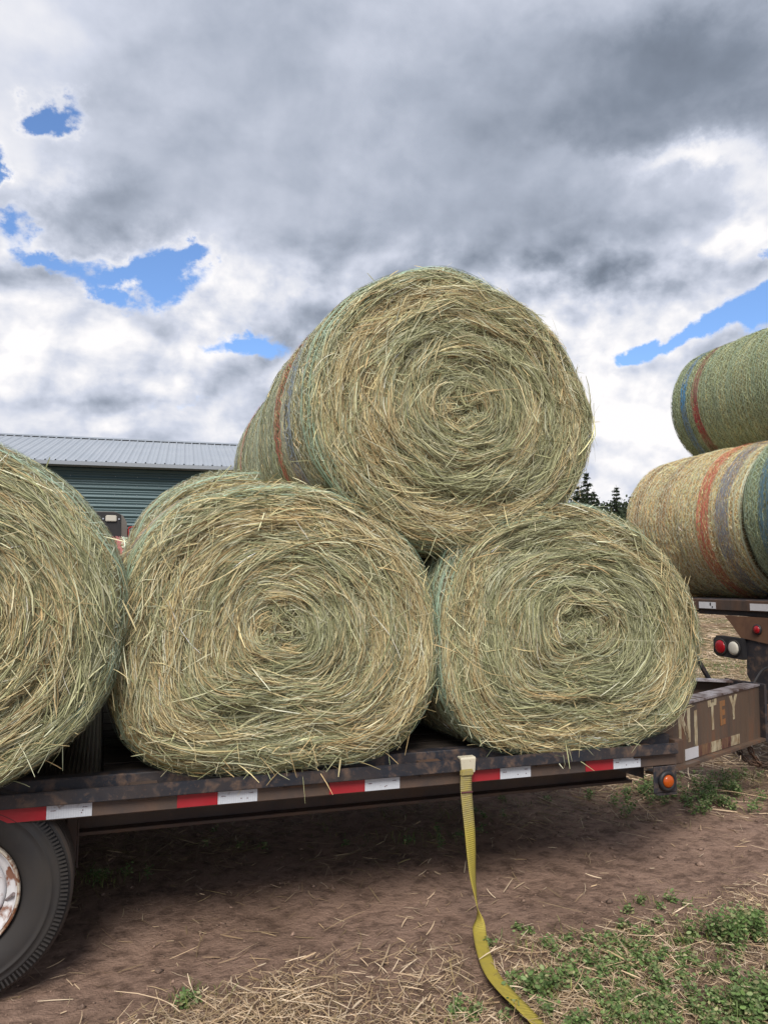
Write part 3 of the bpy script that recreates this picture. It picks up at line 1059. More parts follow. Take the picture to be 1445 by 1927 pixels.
# bale on the ground behind the trailer, axis along X
b = Bale(oval(0, 0.90, 0.88, 0.88, 0.05), (0, 0.88), -0.65, 1.3, 120, rc=0.1)
build_bale('hay_bale', 'pale netted bale on the ground behind the trailer, seen between two bales', b, 5000, 16000, 0.4, 0.5,
           stripes=[(0.55, 0.63, (0.5, 0.16, 0.15)), (0.72, 0.84, (0.22, 0.45, 0.48))], net_gain=1.5, net_layers=5, xf=Matrix.Translation((0.15, 6.65, -0.02)) @ Matrix.Rotation(math.radians(-88), 4, 'Z'))

GU = 'bales stacked on the flatbed truck'
TZ = 1.305
build_bale('hay_bale', 'tan grey-stained hay bale with a red stripe in the lower row on the truck',
           Bale(oval(5.31, TZ + 0.635, 0.66, 0.65, 0.05), (5.31, TZ + 0.64), 4.66, 1.44, 131, rc=0.07), 0, 70000, 0.4, 0.93,
           group=GU, stripes=[(0.33, 0.45, RED), (0.12, 0.24, (0.26, 0.29, 0.34))], side_tint=(1.65, 1.27, 1.12), net_layers=2, net_gain=0.95, sw=0.003, sl=0.034,
           stain=[(1.17, 1.32, 1.9, 3.6, 0.5), (0.78, 0.98, 1.9, 3.4, 0.45)])
build_bale('hay_bale', 'green netted bale with blue stripe beside the tan one on the truck',
           Bale(oval(5.31, TZ + 0.66, 0.70, 0.675, 0.05), (5.31, TZ + 0.66), 3.20, 1.43, 132, rc=0.08), 4000, 45000, 0.3, 0.3,
           group=GU, stripes=[(1.12, 1.24, (0.13, 0.24, 0.30)), (0.25, 0.33, RED)], side_tint=(0.82, 0.95, 0.9), net_layers=3, sw=0.003, sl=0.034)
build_bale('hay_bale', 'uppermost green hay bale on the truck, red and bright blue stripes near its end',
           Bale(oval(5.97, TZ + 1.86, 0.67, 0.62, 0.02), (5.97, TZ + 1.87), 4.75, 1.45, 133, rc=0.10), 0, 60000, 0.3, 0.30,
           group=GU, stripes=[(1.0, 1.09, (0.34, 0.15, 0.13), (3.1, 3.75, (0.55, 0.03, 0.07))), (1.17, 1.26, (0.20, 0.30, 0.40), (2.8, 3.3, (0.04, 0.30, 0.62)))], side_tint=(0.85, 0.92, 0.8), net_layers=3, sw=0.003, sl=0.034)
for (cx, y0, sd_) in ((6.66, 4.66, 134), (6.66, 3.20, 135)):
    build_bale('hay_bale', 'hay bale hidden behind the truck\'s lower row, %s' % ('far side' if y0 > 4 else 'near side'),
               Bale(oval(cx, TZ + 0.63, 0.66, 0.64, 0.05), (cx, TZ + 0.63), y0, 1.42, sd_, rc=0.08), 0, 5000, 0.4, 0.4, group=GU, net_layers=1)


# ------------------------------------------------------------------ trailer
TR = thing('flatbed_trailer', 'low black and rust flatbed trailer with red and white tape, loaded with round bales', 'trailer', (0, 0, 0.585), (0, math.radians(0.52), 0))


def tz(z):
    return z - 0.585


def trailer():
    X0, X1 = -3.4, 2.65
    # deck boards
    bm = bmesh.new()
    y = 3.235
    rnd = random.Random(4)
    while y < 5.5:
        w_ = 0.185
        x = 0.02
        for xe in (0.02, 1.25 + rnd.uniform(-.3, .3), X1 - 0.03):
            if xe > x + .1:
                add_box(bm, (x + .002, y, tz(0.655) + rnd.uniform(0, .004)), (xe - .002, y + w_ - 0.008, tz(0.698) + rnd.uniform(-.003, .003)), 0.004)
                x = xe
        y += w_
    bm_obj('deck', bm, M['wood'], TR)
    bm = bmesh.new()
    add_box(bm, (X0, 3.235, tz(0.66)), (0.016, 5.5, tz(0.702)), 0.002)
    bm_obj('tread_plate', bm, M['tread_plate'], TR)
    # side channels with flanges, near and far
    for sy, y0 in ((1, 3.12), (-1, 5.62)):
        bm = bmesh.new()
        add_box(bm, (X0, min(y0, y0 + sy * .008), tz(0.578)), (X1, max(y0, y0 + sy * .008), tz(0.642)), 0.001)
        add_box(bm, (X0, min(y0 + sy * .0085, y0 + sy * .10), tz(0.573)), (X1, max(y0 + sy * .0085, y0 + sy * .10), tz(0.583)), 0.001)
        add_box(bm, (X0, min(y0 + sy * .0085, y0 + sy * .06), tz(0.632)), (X1, max(y0 + sy * .0085, y0 + sy * .06), tz(0.641)), 0.001)
        bm_obj('side_channel', bm, M['brown_metal'], TR)
        bm = bmesh.new()
        add_box(bm, (X0, min(y0 + sy * .045, y0 + sy * .11), tz(0.645)), (X1, max(y0 + sy * .045, y0 + sy * .11), tz(0.712)), 0.004)
        bm_obj('deck_edge', bm, M['black_metal'], TR)
        bm = bmesh.new()
        add_box(bm, (X0, min(y0 - sy * .030, y0 - sy * .014), tz(0.634)), (X1 - 0.01, max(y0 - sy * .030, y0 - sy * .014), tz(0.684)), 0.003, seg=2)
        bm_obj('rub_rail', bm, M['black_metal'], TR)
        # stake pockets: a short rusty tab above and below the rail
        for xp in (-2.8, -2.2, -1.6, -1.0, -0.42, 0.17, 0.76, 1.35, 1.92, 2.45):
            bm = bmesh.new()
            add_box(bm, (xp - .05, min(y0 - sy * .0135, y0 + sy * .044), tz(0.668)), (xp + .05, max(y0 - sy * .0135, y0 + sy * .044), tz(0.680)), 0.002)
            add_box(bm, (xp - .055, min(y0 - sy * .012, y0 - sy * .002), tz(0.622)), (xp + .055, max(y0 - sy * .012, y0 - sy * .002), tz(0.6335)), 0.002)
            bm_obj('stake_pocket', bm, M['rust_metal'], TR)
    # end members
    bm = bmesh.new()
    add_box(bm, (X1 + .002, 3.13, tz(0.575)), (X1 + 0.055, 5.61, tz(0.69)), 0.003)
    bm_obj('end_member', bm, M['rust_metal'], TR)
    # reflective tape
    def tapes(xa, xb, kind):
        bm = bmesh.new()
        add_box(bm, (xa, 3.1172, tz(0.5805)), (xb, 3.1195, tz(0.6335)), 0.0)
        o = bm_obj('reflective_tape', bm, M[kind], TR)
        o['label'] = 'red reflective tape' if kind == 'red_tape' else 'white reflective tape with tiny dark print'
        if kind == 'white_tape':
            bm = bmesh.new()
            r = random.Random(int(xa * 100))
            for (u, vv) in ((0.14, 0.52), (0.84, 0.62)):
                x = xa + (xb - xa) * u - 0.008
                for i in range(6):
                    hgt = r.uniform(0.002, 0.0045)
                    add_box(bm, (x, 3.1162, tz(0.5805 + 0.053 * vv)), (x + 0.0018, 3.1170, tz(0.5805 + 0.053 * vv) + hgt), 0)
                    x += 0.003
            for i in range(2):
                u, vv = r.uniform(0.4, 0.9), r.uniform(0.2, 0.45)
                add_cyl(bm, (xa + (xb - xa) * u, 3.1170, tz(0.5805 + 0.053 * vv)), (xa + (xb - xa) * u, 3.1160, tz(0.5805 + 0.053 * vv)), 0.0022, seg=8)
            bm_obj('lettering', bm, M['tape_print'], o)
    for x in (-2.78, -2.16, -1.545, -0.93, -0.32, 0.293, 0.897, 1.530, 2.129):
        tapes(x, x + 0.153, 'red_tape')
        tapes(x + 0.1535, x + 0.308, 'white_tape')
    # main beams
    for yb in (3.50, 5.16):
        bm = bmesh.new()
        add_box(bm, (X0, yb - .006, tz(0.427)), (X1 - .01, yb + .006, tz(0.565)), 0.001)
        add_box(bm, (X0, yb - .055, tz(0.412)), (X1 - .01, yb + .055, tz(0.4265)), 0.002)
        add_box(bm, (X0, yb - .055, tz(0.5655)), (X1 - .01, yb + .055, tz(0.577)), 0.002)
        bm_obj('main_beam', bm, M['brown_metal'], TR)
    for i in range(13):
        xc = -3.2 + i * 0.46
        bm = bmesh.new()
        add_box(bm, (xc - .003, 3.225, tz(0.585)), (xc + .003, 5.51, tz(0.652)), 0.001)
        add_box(bm, (xc - .03, 3.225, tz(0.5775)), (xc + .03, 5.51, tz(0.5845)), 0.001)
        bm_obj('cross_member', bm, M['brown_metal'], TR)
    # gusset and lamp bracket at the front corner
    bm = bmesh.new()
    add_prism(bm, [(2.30, tz(0.572)), (2.52, tz(0.572)), (2.52, tz(0.50))], 3.20, 3.21, 'XZ')
    add_box(bm, (2.505, 3.108, tz(0.452)), (2.640, 3.116, tz(0.5755)), 0.003)
    add_prism(bm, [(2.505, tz(0.4515)), (2.640, tz(0.4515)), (2.640, tz(0.440)), (2.53, tz(0.440))], 3.108, 3.116, 'XZ')
    add_box(bm, (2.60, 3.117, tz(0.452)), (2.606, 3.22, tz(0.572)), 0.001)
    bm_obj('lamp_bracket', bm, M['black_metal'], TR)
    lc = Vector((2.575, 3.108, tz(0.508)))
    bm = bmesh.new()
    add_lathe(bm, [(0.030, 0), (0.047, 0.0), (0.050, -0.008), (0.046, -0.018), (0.036, -0.022), (0.031, -0.018)], 'Y', 40, 0, lc)
    lamp = bm_obj('marker_lamp', bm, M['black_plastic'], TR)
    bm = bmesh.new()
    add_lathe(bm, [(0.0305, -0.014), (0.029, -0.022), (0.022, -0.028), (0.010, -0.031), (0.0005, -0.0315)], 'Y', 40, 0, lc)
    bm_obj('lens', bm, M['amber_lens'], lamp)
    # tongue: two deep plates meeting at the coupler
    yc = 4.30
    for sgn in (1, -1):
        A = Vector((2.66, yc - sgn * 1.0, 0))
        B = Vector((4.25, yc - sgn * 0.13, 0))
        d = (B - A)
        Ln = d.length
        ang = math.atan2(d.y, d.x)
        Mx = Matrix.Translation(A) @ Matrix.Rotation(ang, 4, 'Z')
        bm = bmesh.new()
        t0, t1, b0, b1 = tz(0.795), tz(0.758), tz(0.50), tz(0.412)
        # web (tapered depth), flanges
        add_prism(bm, [(0, b0), (Ln, b1), (Ln, t1), (0, t0)], -0.005, 0.005, 'XZ')
        add_prism(bm, [(0, b0 - .016), (Ln + .03, b1 - .016), (Ln + .03, b1 - .001), (0, b0 - .001)], -0.045, 0.045, 'XZ')
        bmesh.ops.transform(bm, matrix=Mx, verts=bm.verts)
        beam = bm_obj('tongue_beam', bm, M['tongue_metal'], TR)
        bm = bmesh.new()
        add_prism(bm, [(0, t0 + .001), (Ln, t1 + .001), (Ln, t1 + .013), (0, t0 + .013)], -0.012 if sgn > 0 else -0.10, 0.10 if sgn > 0 else 0.012, 'XZ')
        bmesh.ops.transform(bm, matrix=Mx, verts=bm.verts)
        bm_obj('top_flange', bm, M['bare_metal'], beam)
        if sgn > 0:
            # worn lettering and old tape remnants on the near plate
            def on_beam(s, z):
                return Mx @ Vector((s, -0.0065, z))
            for ch, s, z, hgt, mk, lean in (('N', 0.32, tz(0.585), 0.165, 'letter', 0), ('J', 0.56, tz(0.555), 0.17, 'letter', 0), ('T', 0.80, tz(0.600), 0.155, 'letter', 0),
                                            ('E', 1.00, tz(0.605), 0.125, 'letter_rust', 0), ('Y', 1.20, tz(0.612), 0.13, 'letter', 0)):
                cu = bpy.data.curves.new('letter', 'FONT')
                cu.body = ch
                cu.size = hgt * 1.5
                cu.extrude = 0.0006
                cu.offset = 0.009
                tmp = bpy.data.objects.new('tmp', cu)
                COL.objects.link(tmp)
                dg = bpy.context.evaluated_depsgraph_get()
                me = bpy.data.meshes.new_from_object(tmp.evaluated_get(dg))
                bpy.data.objects.remove(tmp)
                me.materials.clear()
                me.transform(Matrix.Translation(on_beam(s, z)) @ Matrix.Rotation(ang, 4, 'Z') @ Matrix.Rotation(math.radians(90), 4, 'X'))
                link('letter', me, M[mk], beam)
            for (sa, sb, mk) in ((0.42, 0.62, 'white_metal'), (0.622, 0.83, 'maroon'), (0.832, 1.01, 'letter'), (1.012, 1.19, 'maroon'), (1.192, 1.36, 'letter')):
                zb = lambda s: b0 + (b1 - b0) * s / Ln
                bm = bmesh.new()
                add_prism(bm, [(sa, zb(sa) + .006), (sb, zb(sb) + .006), (sb, zb(sb) + .066), (sa, zb(sa) + .066)], -0.0075, -0.0055, 'XZ')
                bmesh.ops.transform(bm, matrix=Mx, verts=bm.verts)
                bm_obj('old_tape', bm, M[mk], beam)
    # nose plate, bolts and coupler
    bm = bmesh.new()
    add_box(bm, (4.255, 4.12, tz(0.39)), (4.275, 4.48, tz(0.775)), 0.002)
    for z in np.linspace(0.45, 0.73, 6):
        for yy in (4.145, 4.455):
            add_cyl(bm, (4.275, yy, tz(z)), (4.288, yy, tz(z)), 0.012, seg=6)
    bm_obj('nose_plate', bm, M['black_metal'], TR)
    bm = bmesh.new()
    add_box(bm, (4.29, 4.22, tz(0.50)), (4.40, 4.38, tz(0.62)), 0.008)
    add_prism(bm, [(4.28, 4.24), (4.28, 4.36), (4.50, 4.34), (4.50, 4.26)], tz(0.54), tz(0.60), 'XY')
    add_lathe(bm, [(0.035, -.018), (0.065, -.022), (0.075, 0), (0.065, .022), (0.035, .018), (0.035, -.018)], 'Z', 24, 0, (4.55, 4.30, tz(0.57)))
    bm_obj('coupler', bm, M['rust_metal'], TR)
    # jack strut and angle seen over the tongue
    bm = bmesh.new()
    add_cyl(bm, (4.03, 4.62, tz(1.06)), (4.335, 4.62, tz(0.62)), 0.018, seg=8)
    add_cyl(bm, (4.03, 4.62, tz(1.06)), (3.88, 4.66, tz(1.06)), 0.014, seg=8)
    bm_obj('jack_handle', bm, M['black_metal'], TR)
    # safety chains
    def chain(pts, n):
        bm = bmesh.new()
        P = [Vector(p) for p in pts]
        # catmull through points
        dense = []
        ext = [P[0] * 2 - P[1]] + P + [P[-1] * 2 - P[-2]]
        for i in range(len(P) - 1):
            p0, p1, p2, p3 = ext[i:i + 4]
            for k in range(20):
                t = k / 20
                dense.append(0.5 * ((2 * p1) + (p2 - p0) * t + (2 * p0 - 5 * p1 + 4 * p2 - p3) * t * t + (3 * p1 - p0 - 3 * p2 + p3) * t ** 3))
        dense.append(P[-1])
        cum = [0]
        for a, b_ in zip(dense, dense[1:]):
            cum.append(cum[-1] + (b_ - a).length)
        pitch = 0.036
        N = int(cum[-1] / pitch)
        for i in range(N):
            s = (i + .5) * pitch
            j = max(k for k in range(len(cum)) if cum[k] <= s)
            a, b_ = dense[j], dense[min(j + 1, len(dense) - 1)]
            dr = (b_ - a).normalized() if (b_ - a).length > 0 else Vector((1, 0, 0))
            q = dr.to_track_quat('X', 'Z').to_matrix().to_4x4() @ Matrix.Rotation(math.radians(90 * (i % 2) + 20), 4, 'X')
            Mt = Matrix.Translation(a) @ q
            # oval link
            ring = []
            for u in range(14):
                t = 2 * math.pi * u / 14
                cx = 0.014 * (1 if math.cos(t) > 0 else -1) * (abs(math.cos(t)) > 0.05) + 0.013 * math.cos(t)
                c = Vector((cx, 0.014 * math.sin(t), 0))
                tang = Vector((-math.sin(t), math.cos(t), 0))
                nr = Vector((math.cos(t), math.sin(t), 0))
                ring.append([bm.verts.new(Mt @ (c + nr * 0.0055 * math.cos(v) + Vector((0, 0, 1)) * 0.0055 * math.sin(v))) for v in [k * math.pi / 3 for k in range(6)]])
            for u in range(14):
                r0, r1 = ring[u], ring[(u + 1) % 14]
                for v in range(6):
                    bm.faces.new((r0[v], r0[(v + 1) % 6], r1[(v + 1) % 6], r1[v]))
        return bm_obj('safety_chain', bm, M['rust_metal'], TR, True)
    chain([(3.99, 4.12, tz(0.385)), (4.06, 4.12, tz(0.30)), (4.18, 4.14, tz(0.245)), (4.36, 4.18, tz(0.24)), (4.60, 4.28, tz(0.42))], 12)
    chain([(4.12, 4.14, tz(0.385)), (4.15, 4.13, tz(0.30)), (4.25, 4.15, tz(0.235)), (4.42, 4.20, tz(0.25)), (4.62, 4.20, tz(0.40))], 12)
    # spring hanger behind the wheel
    for yy in (3.30, 5.28):
        bm = bmesh.new()
        add_box(bm, (-0.105, yy + .10, tz(0.33)), (-0.065, yy + .16, tz(0.573)), 0.003)
        add_box(bm, (-0.0635, yy + .11, tz(0.30)), (-0.057, yy + .15, tz(0.56)), 0.001)
        bm_obj('spring_hanger', bm, M['brown_metal'], TR)
    # axles
    for xw in (-0.445, -1.28):
        bm = bmesh.new()
        add_cyl(bm, (xw, 3.3, tz(0.338)), (xw, 5.4, tz(0.338)), 0.055, seg=20)
        bm_obj('axle', bm, M['black_metal'], TR)


M['tape_print'] = material('tape_print', lambda w, b: None, **{'Base Color': (0.10, 0.03, 0.04), 'Roughness': 0.5})


def f_letter(col, cut):
    def f(w, b):
        co = w.vmath('MULTIPLY', objco(w), (1.5, 1.5, 0.7))
        n = w.noise(co, 16, 6, 0.65)
        w.put(b.inputs['Base Color'], w.mix(w.ramp(n, [(0.35, 0.0), (0.65, 1.0)]), col, (0.20, 0.12, 0.06)))
        b.inputs['Roughness'].default_value = 0.6
        w.put(b.inputs['Alpha'], w.ramp(w.noise(co, 11, 7, 0.7), [(cut, 1.0), (cut + .05, 0.0)]))
    return f


M['letter'] = material('worn_cream_paint', f_letter((0.52, 0.47, 0.32), 0.565))
M['letter_rust'] = material('rusted_letter_paint', f_letter((0.32, 0.13, 0.04), 0.60))
M['maroon'] = material('faded_maroon_tape', f_letter((0.085, 0.028, 0.03), 0.62))
trailer()


def wheel_mesh():
    R = 0.362
    w2 = 0.105
    # tyre profile: outer sidewall is at y=0, wheel extends to +y
    prof = [(0.225, 0.030), (0.232, 0.016), (0.245, 0.004), (0.268, -0.006), (0.290, -0.008), (0.3025, -0.005), (0.3045, -0.0085), (0.308, -0.004), (0.322, 0.004),
            (0.3245, 0.0015), (0.328, 0.006), (0.338, 0.013), (0.349, 0.022), (0.3545, 0.026)]
    bm = bmesh.new()
    add_lathe(bm, prof, 'Y', 120)
    add_lathe(bm, [(p[0], 0.23 - p[1]) for p in prof], 'Y', 120)
    # tread with circumferential grooves
    tp = [(0.3545, 0.026), (0.362, 0.034)]
    for gy in (0.062, 0.098, 0.132, 0.168):
        tp += [(0.3625, gy - 0.005), (0.352, gy - 0.004), (0.352, gy + 0.004), (0.3625, gy + 0.005)]
    tp += [(0.362, 0.196), (0.3545, 0.204)]
    add_lathe(bm, tp, 'Y', 120, 1)
    # shoulder lugs
    for i in range(150):
        t = 2 * math.pi * i / 150
        mt = Matrix.Rotation(-t, 4, 'Y')
        add_box(bm, (0.3285, 0.0045, -0.0030), (0.3485, 0.024, 0.0030), 0.0, mt, 0)
    for v in bm.verts:
        r = math.hypot(v.co.x, v.co.z)
        k = (0.193 + (r - 0.225) * (0.362 - 0.193) / (0.362 - 0.225)) / r
        v.co.x *= k
        v.co.z *= k
    me_t = bpy.data.meshes.new('tyre')
    bmesh.ops.recalc_face_normals(bm, faces=bm.faces)
    bm.to_mesh(me_t)
    bm.free()
    me_t.materials.append(M['rubber'])
    me_t.materials.append(M['tread'])
    bm = bmesh.new()
    add_lathe(bm, [(0.2235, 0.040), (0.2275, 0.014), (0.2255, 0.003), (0.220, 0.0), (0.216, 0.004), (0.2145, 0.012)], 'Y', 96, 1)
    add_lathe(bm, [(0.2145, 0.012), (0.2125, 0.009), (0.209, 0.014), (0.206, 0.030), (0.200, 0.036), (0.186, 0.040), (0.174, 0.038), (0.1735, 0.046), (0.172, 0.060)], 'Y', 96, 0)
    add_lathe(bm, [(0.1715, 0.050), (0.168, 0.042), (0.160, 0.034), (0.140, 0.040), (0.125, 0.058), (0.115, 0.085), (0.105, 0.092), (0.070, 0.090), (0.068, 0.050), (0.060, 0.040), (0.0005, 0.038)], 'Y', 96, 0)
    # lug nuts
    for i in range(8):
        t = 2 * math.pi * i / 8
        c = Vector((0.088 * math.cos(t), 0, 0.088 * math.sin(t)))
        add_cyl(bm, c + Vector((0, 0.092, 0)), c + Vector((0, 0.062, 0)), 0.012, seg=6, mi=1)
    for v in bm.verts:
        v.co.x *= 0.858
        v.co.z *= 0.858
    me_r = bpy.data.meshes.new('rim')
    bmesh.ops.recalc_face_normals(bm, faces=bm.faces)
    bm.to_mesh(me_r)
    bm.free()
    me_r.materials.append(M['rim'])
    me_r.materials.append(M['rim_edge'])
    bm = bmesh.new()
    a = math.radians(-14)
    c0 = Vector((0.151 * math.cos(a), 0.044, 0.151 * math.sin(a)))
    c1 = Vector((0.168 * math.cos(a + .16), 0.022, 0.168 * math.sin(a + .16)))
    add_cyl(bm, c0, c1, 0.005, seg=10)
    add_cyl(bm, c1, c1 + (c1 - c0).normalized() * 0.010, 0.0065, seg=10)
    me_v = bpy.data.meshes.new('valve')
    bm.to_mesh(me_v)
    bm.free()
    me_v.materials.append(M['bare_metal'])
    return me_t, me_r, me_v


WT, WR, WV = wheel_mesh()


def add_wheel(parent, loc, flip=False, valve=True, scale=1.0, seed=0):
    hub = bpy.data.objects.new('wheel', WR)
    COL.objects.link(hub)
    hub.parent = parent
    hub.location = loc
    hub.scale = (scale,) * 3
    hub.rotation_euler = (0, 0, math.pi if flip else 0)
    t = bpy.data.objects.new('tyre', WT)
    COL.objects.link(t)
    t.parent = hub
    if valve:
        v = bpy.data.objects.new('valve', WV)
        COL.objects.link(v)
        v.parent = hub
    return hub


for xw in (-0.445, -1.28):
    add_wheel(TR, (xw, 3.125, tz(0.338) - 0.004), False, True, 1.05)
    add_wheel(TR, (xw, 5.60, tz(0.338) - 0.004), True, False, 1.05)

# ------------------------------------------------------------------ strap
ST = thing('cargo_strap', 'dirty yellow cargo strap hooked on the trailer rail, hanging twisted to the ground', 'strap', (1.5, 3.08, 0.0))


def strap():
    C = np.array([(1.497, 3.077, 0.632), (1.496, 3.0765, 0.60), (1.495, 3.076, 0.55), (1.500, 3.072, 0.47), (1.507, 3.068, 0.38), (1.511, 3.064, 0.29), (1.514, 3.058, 0.20), (1.520, 3.046, 0.12),
                  (1.516, 3.018, 0.060), (1.495, 2.965, 0.030), (1.460, 2.88, 0.020), (1.425, 2.785, 0.018), (1.395, 2.69, 0.020), (1.375, 2.60, 0.024), (1.368, 2.50, 0.026), (1.370, 2.41, 0.024), (1.374, 2.32, 0.016), (1.362, 2.22, 0.014), (1.33, 2.12, 0.012)])
    C[9:, 2] += ground_z(C[9:, 0], C[9:, 1]) + 0.008
    Wd = np.array([(1, 0, 0), (1, 0, 0), (1, 0, 0), (1, .05, 0), (.97, .15, 0), (.93, .32, 0), (.80, .58, 0), (.55, .83, 0.0), (.30, .95, .05), (-.45, .85, .10), (-.88, .45, .08), (-.95, .3, .04), (-.98, .12, .0), (-1, .0, .05), (-1, -.1, .05), (-.98, -.1, .12), (-.98, 0, .2), (-.95, .1, .25), (-.95, .2, .1)], float)
    t = np.arange(len(C))
    tt = np.linspace(0, len(C) - 1, 150)

    def cr(A):
        out = []
        E = np.vstack([2 * A[0] - A[1], A, 2 * A[-1] - A[-2]])
        for q in tt:
            i = min(int(q), len(A) - 2)
            f = q - i
            p0, p1, p2, p3 = E[i:i + 4]
            out.append(0.5 * ((2 * p1) + (p2 - p0) * f + (2 * p0 - 5 * p1 + 4 * p2 - p3) * f * f + (3 * p1 - p0 - 3 * p2 + p3) * f ** 3))
        return np.array(out)
    Cc, Ww = cr(C), cr(Wd)
    T = np.gradient(Cc, axis=0)
    T /= np.linalg.norm(T, axis=1, keepdims=True)
    Ww -= T * (Ww * T).sum(1, keepdims=True)
    Ww /= np.linalg.norm(Ww, axis=1, keepdims=True)
    N = np.cross(T, Ww)
    hw = 0.0265
    arc = np.concatenate([[0], np.cumsum(np.linalg.norm(np.diff(Cc, axis=0), axis=1))])
    bm = bmesh.new()
    uvl = bm.loops.layers.uv.new('UVMap')
    us = (-1, -.5, 0, .5, 1)
    rows = []
    for i in range(len(Cc)):
        cup = 0.0015
        top = [bm.verts.new(Cc[i] + Ww[i] * hw * u + N[i] * (0.0012 + cup * (1 - u * u)) - np.array((1.5, 3.08, 0))) for u in us]
        bot = [bm.verts.new(Cc[i] + Ww[i] * hw * u + N[i] * (-0.0012 + cup * (1 - u * u)) - np.array((1.5, 3.08, 0))) for u in reversed(us)]
        rows.append(top + bot)
    uu = list(us) + list(reversed(us))
    for i in range(len(rows) - 1):
        a, b_ = rows[i], rows[i + 1]
        n = len(a)
        for k in range(n):
            kk = (k + 1) % n
            f = bm.faces.new((a[k], a[kk], b_[kk], b_[k]))
            f.smooth = True
            for l, (ui, ai) in zip(f.loops, ((k, i), (kk, i), (kk, i + 1), (k, i + 1))):
                l[uvl].uv = ((uu[ui] + 1) / 2, arc[ai])
    bm_obj('webbing', bm, M['strap'], ST)
    # sewn fold at the hook and the stitched seam
    bm = bmesh.new()
    uvl = bm.loops.layers.uv.new('UVMap')
    add_box(bm, (-0.033, -0.014, 0.606), (0.028, 0.002, 0.634), 0.005, seg=2)
    bm_obj('loop', bm, M['strap'], ST)
    bm = bmesh.new()
    add_box(bm, (-0.0295, -0.0125, 0.535), (0.0235, -0.0065, 0.541), 0.001)
    bm_obj('seam', bm, M['tape_print'], ST)
    # flat hook folded over the rub rail
    bm = bmesh.new()
    prof = [(-0.004, 0.632), (-0.006, 0.690), (-0.001, 0.697), (0.030, 0.698), (0.032, 0.692), (0.004, 0.690), (0.001, 0.686), (0.003, 0.632)]
    x0, x1 = -0.030, 0.042
    A = [bm.verts.new((x0 + (0.006 if z < 0.65 else 0), y, z)) for y, z in prof]
    B = [bm.verts.new((x1 - (0.004 if z < 0.65 else 0), y, z)) for y, z in prof]
    bm.faces.new(A)
    bm.faces.new(list(reversed(B)))
    for i in range(len(prof)):
        j = (i + 1) % len(prof)
        bm.faces.new((A[i], A[j], B[j], B[i]))
    bmesh.ops.bevel(bm, geom=list(bm.edges), offset=0.0012, segments=2, affect='EDGES')
    hk = bm_obj('flat_hook', bm, M['cream_metal'], ST)
    hk.location = (0, -0.001, -0.014)


strap()

# ------------------------------------------------------------------ flatbed truck
TK = thing('flatbed_truck', 'flatbed truck hitched to the trailer, brown rear frame with round red and white lights', 'truck', (4.64, 4.3, 0))


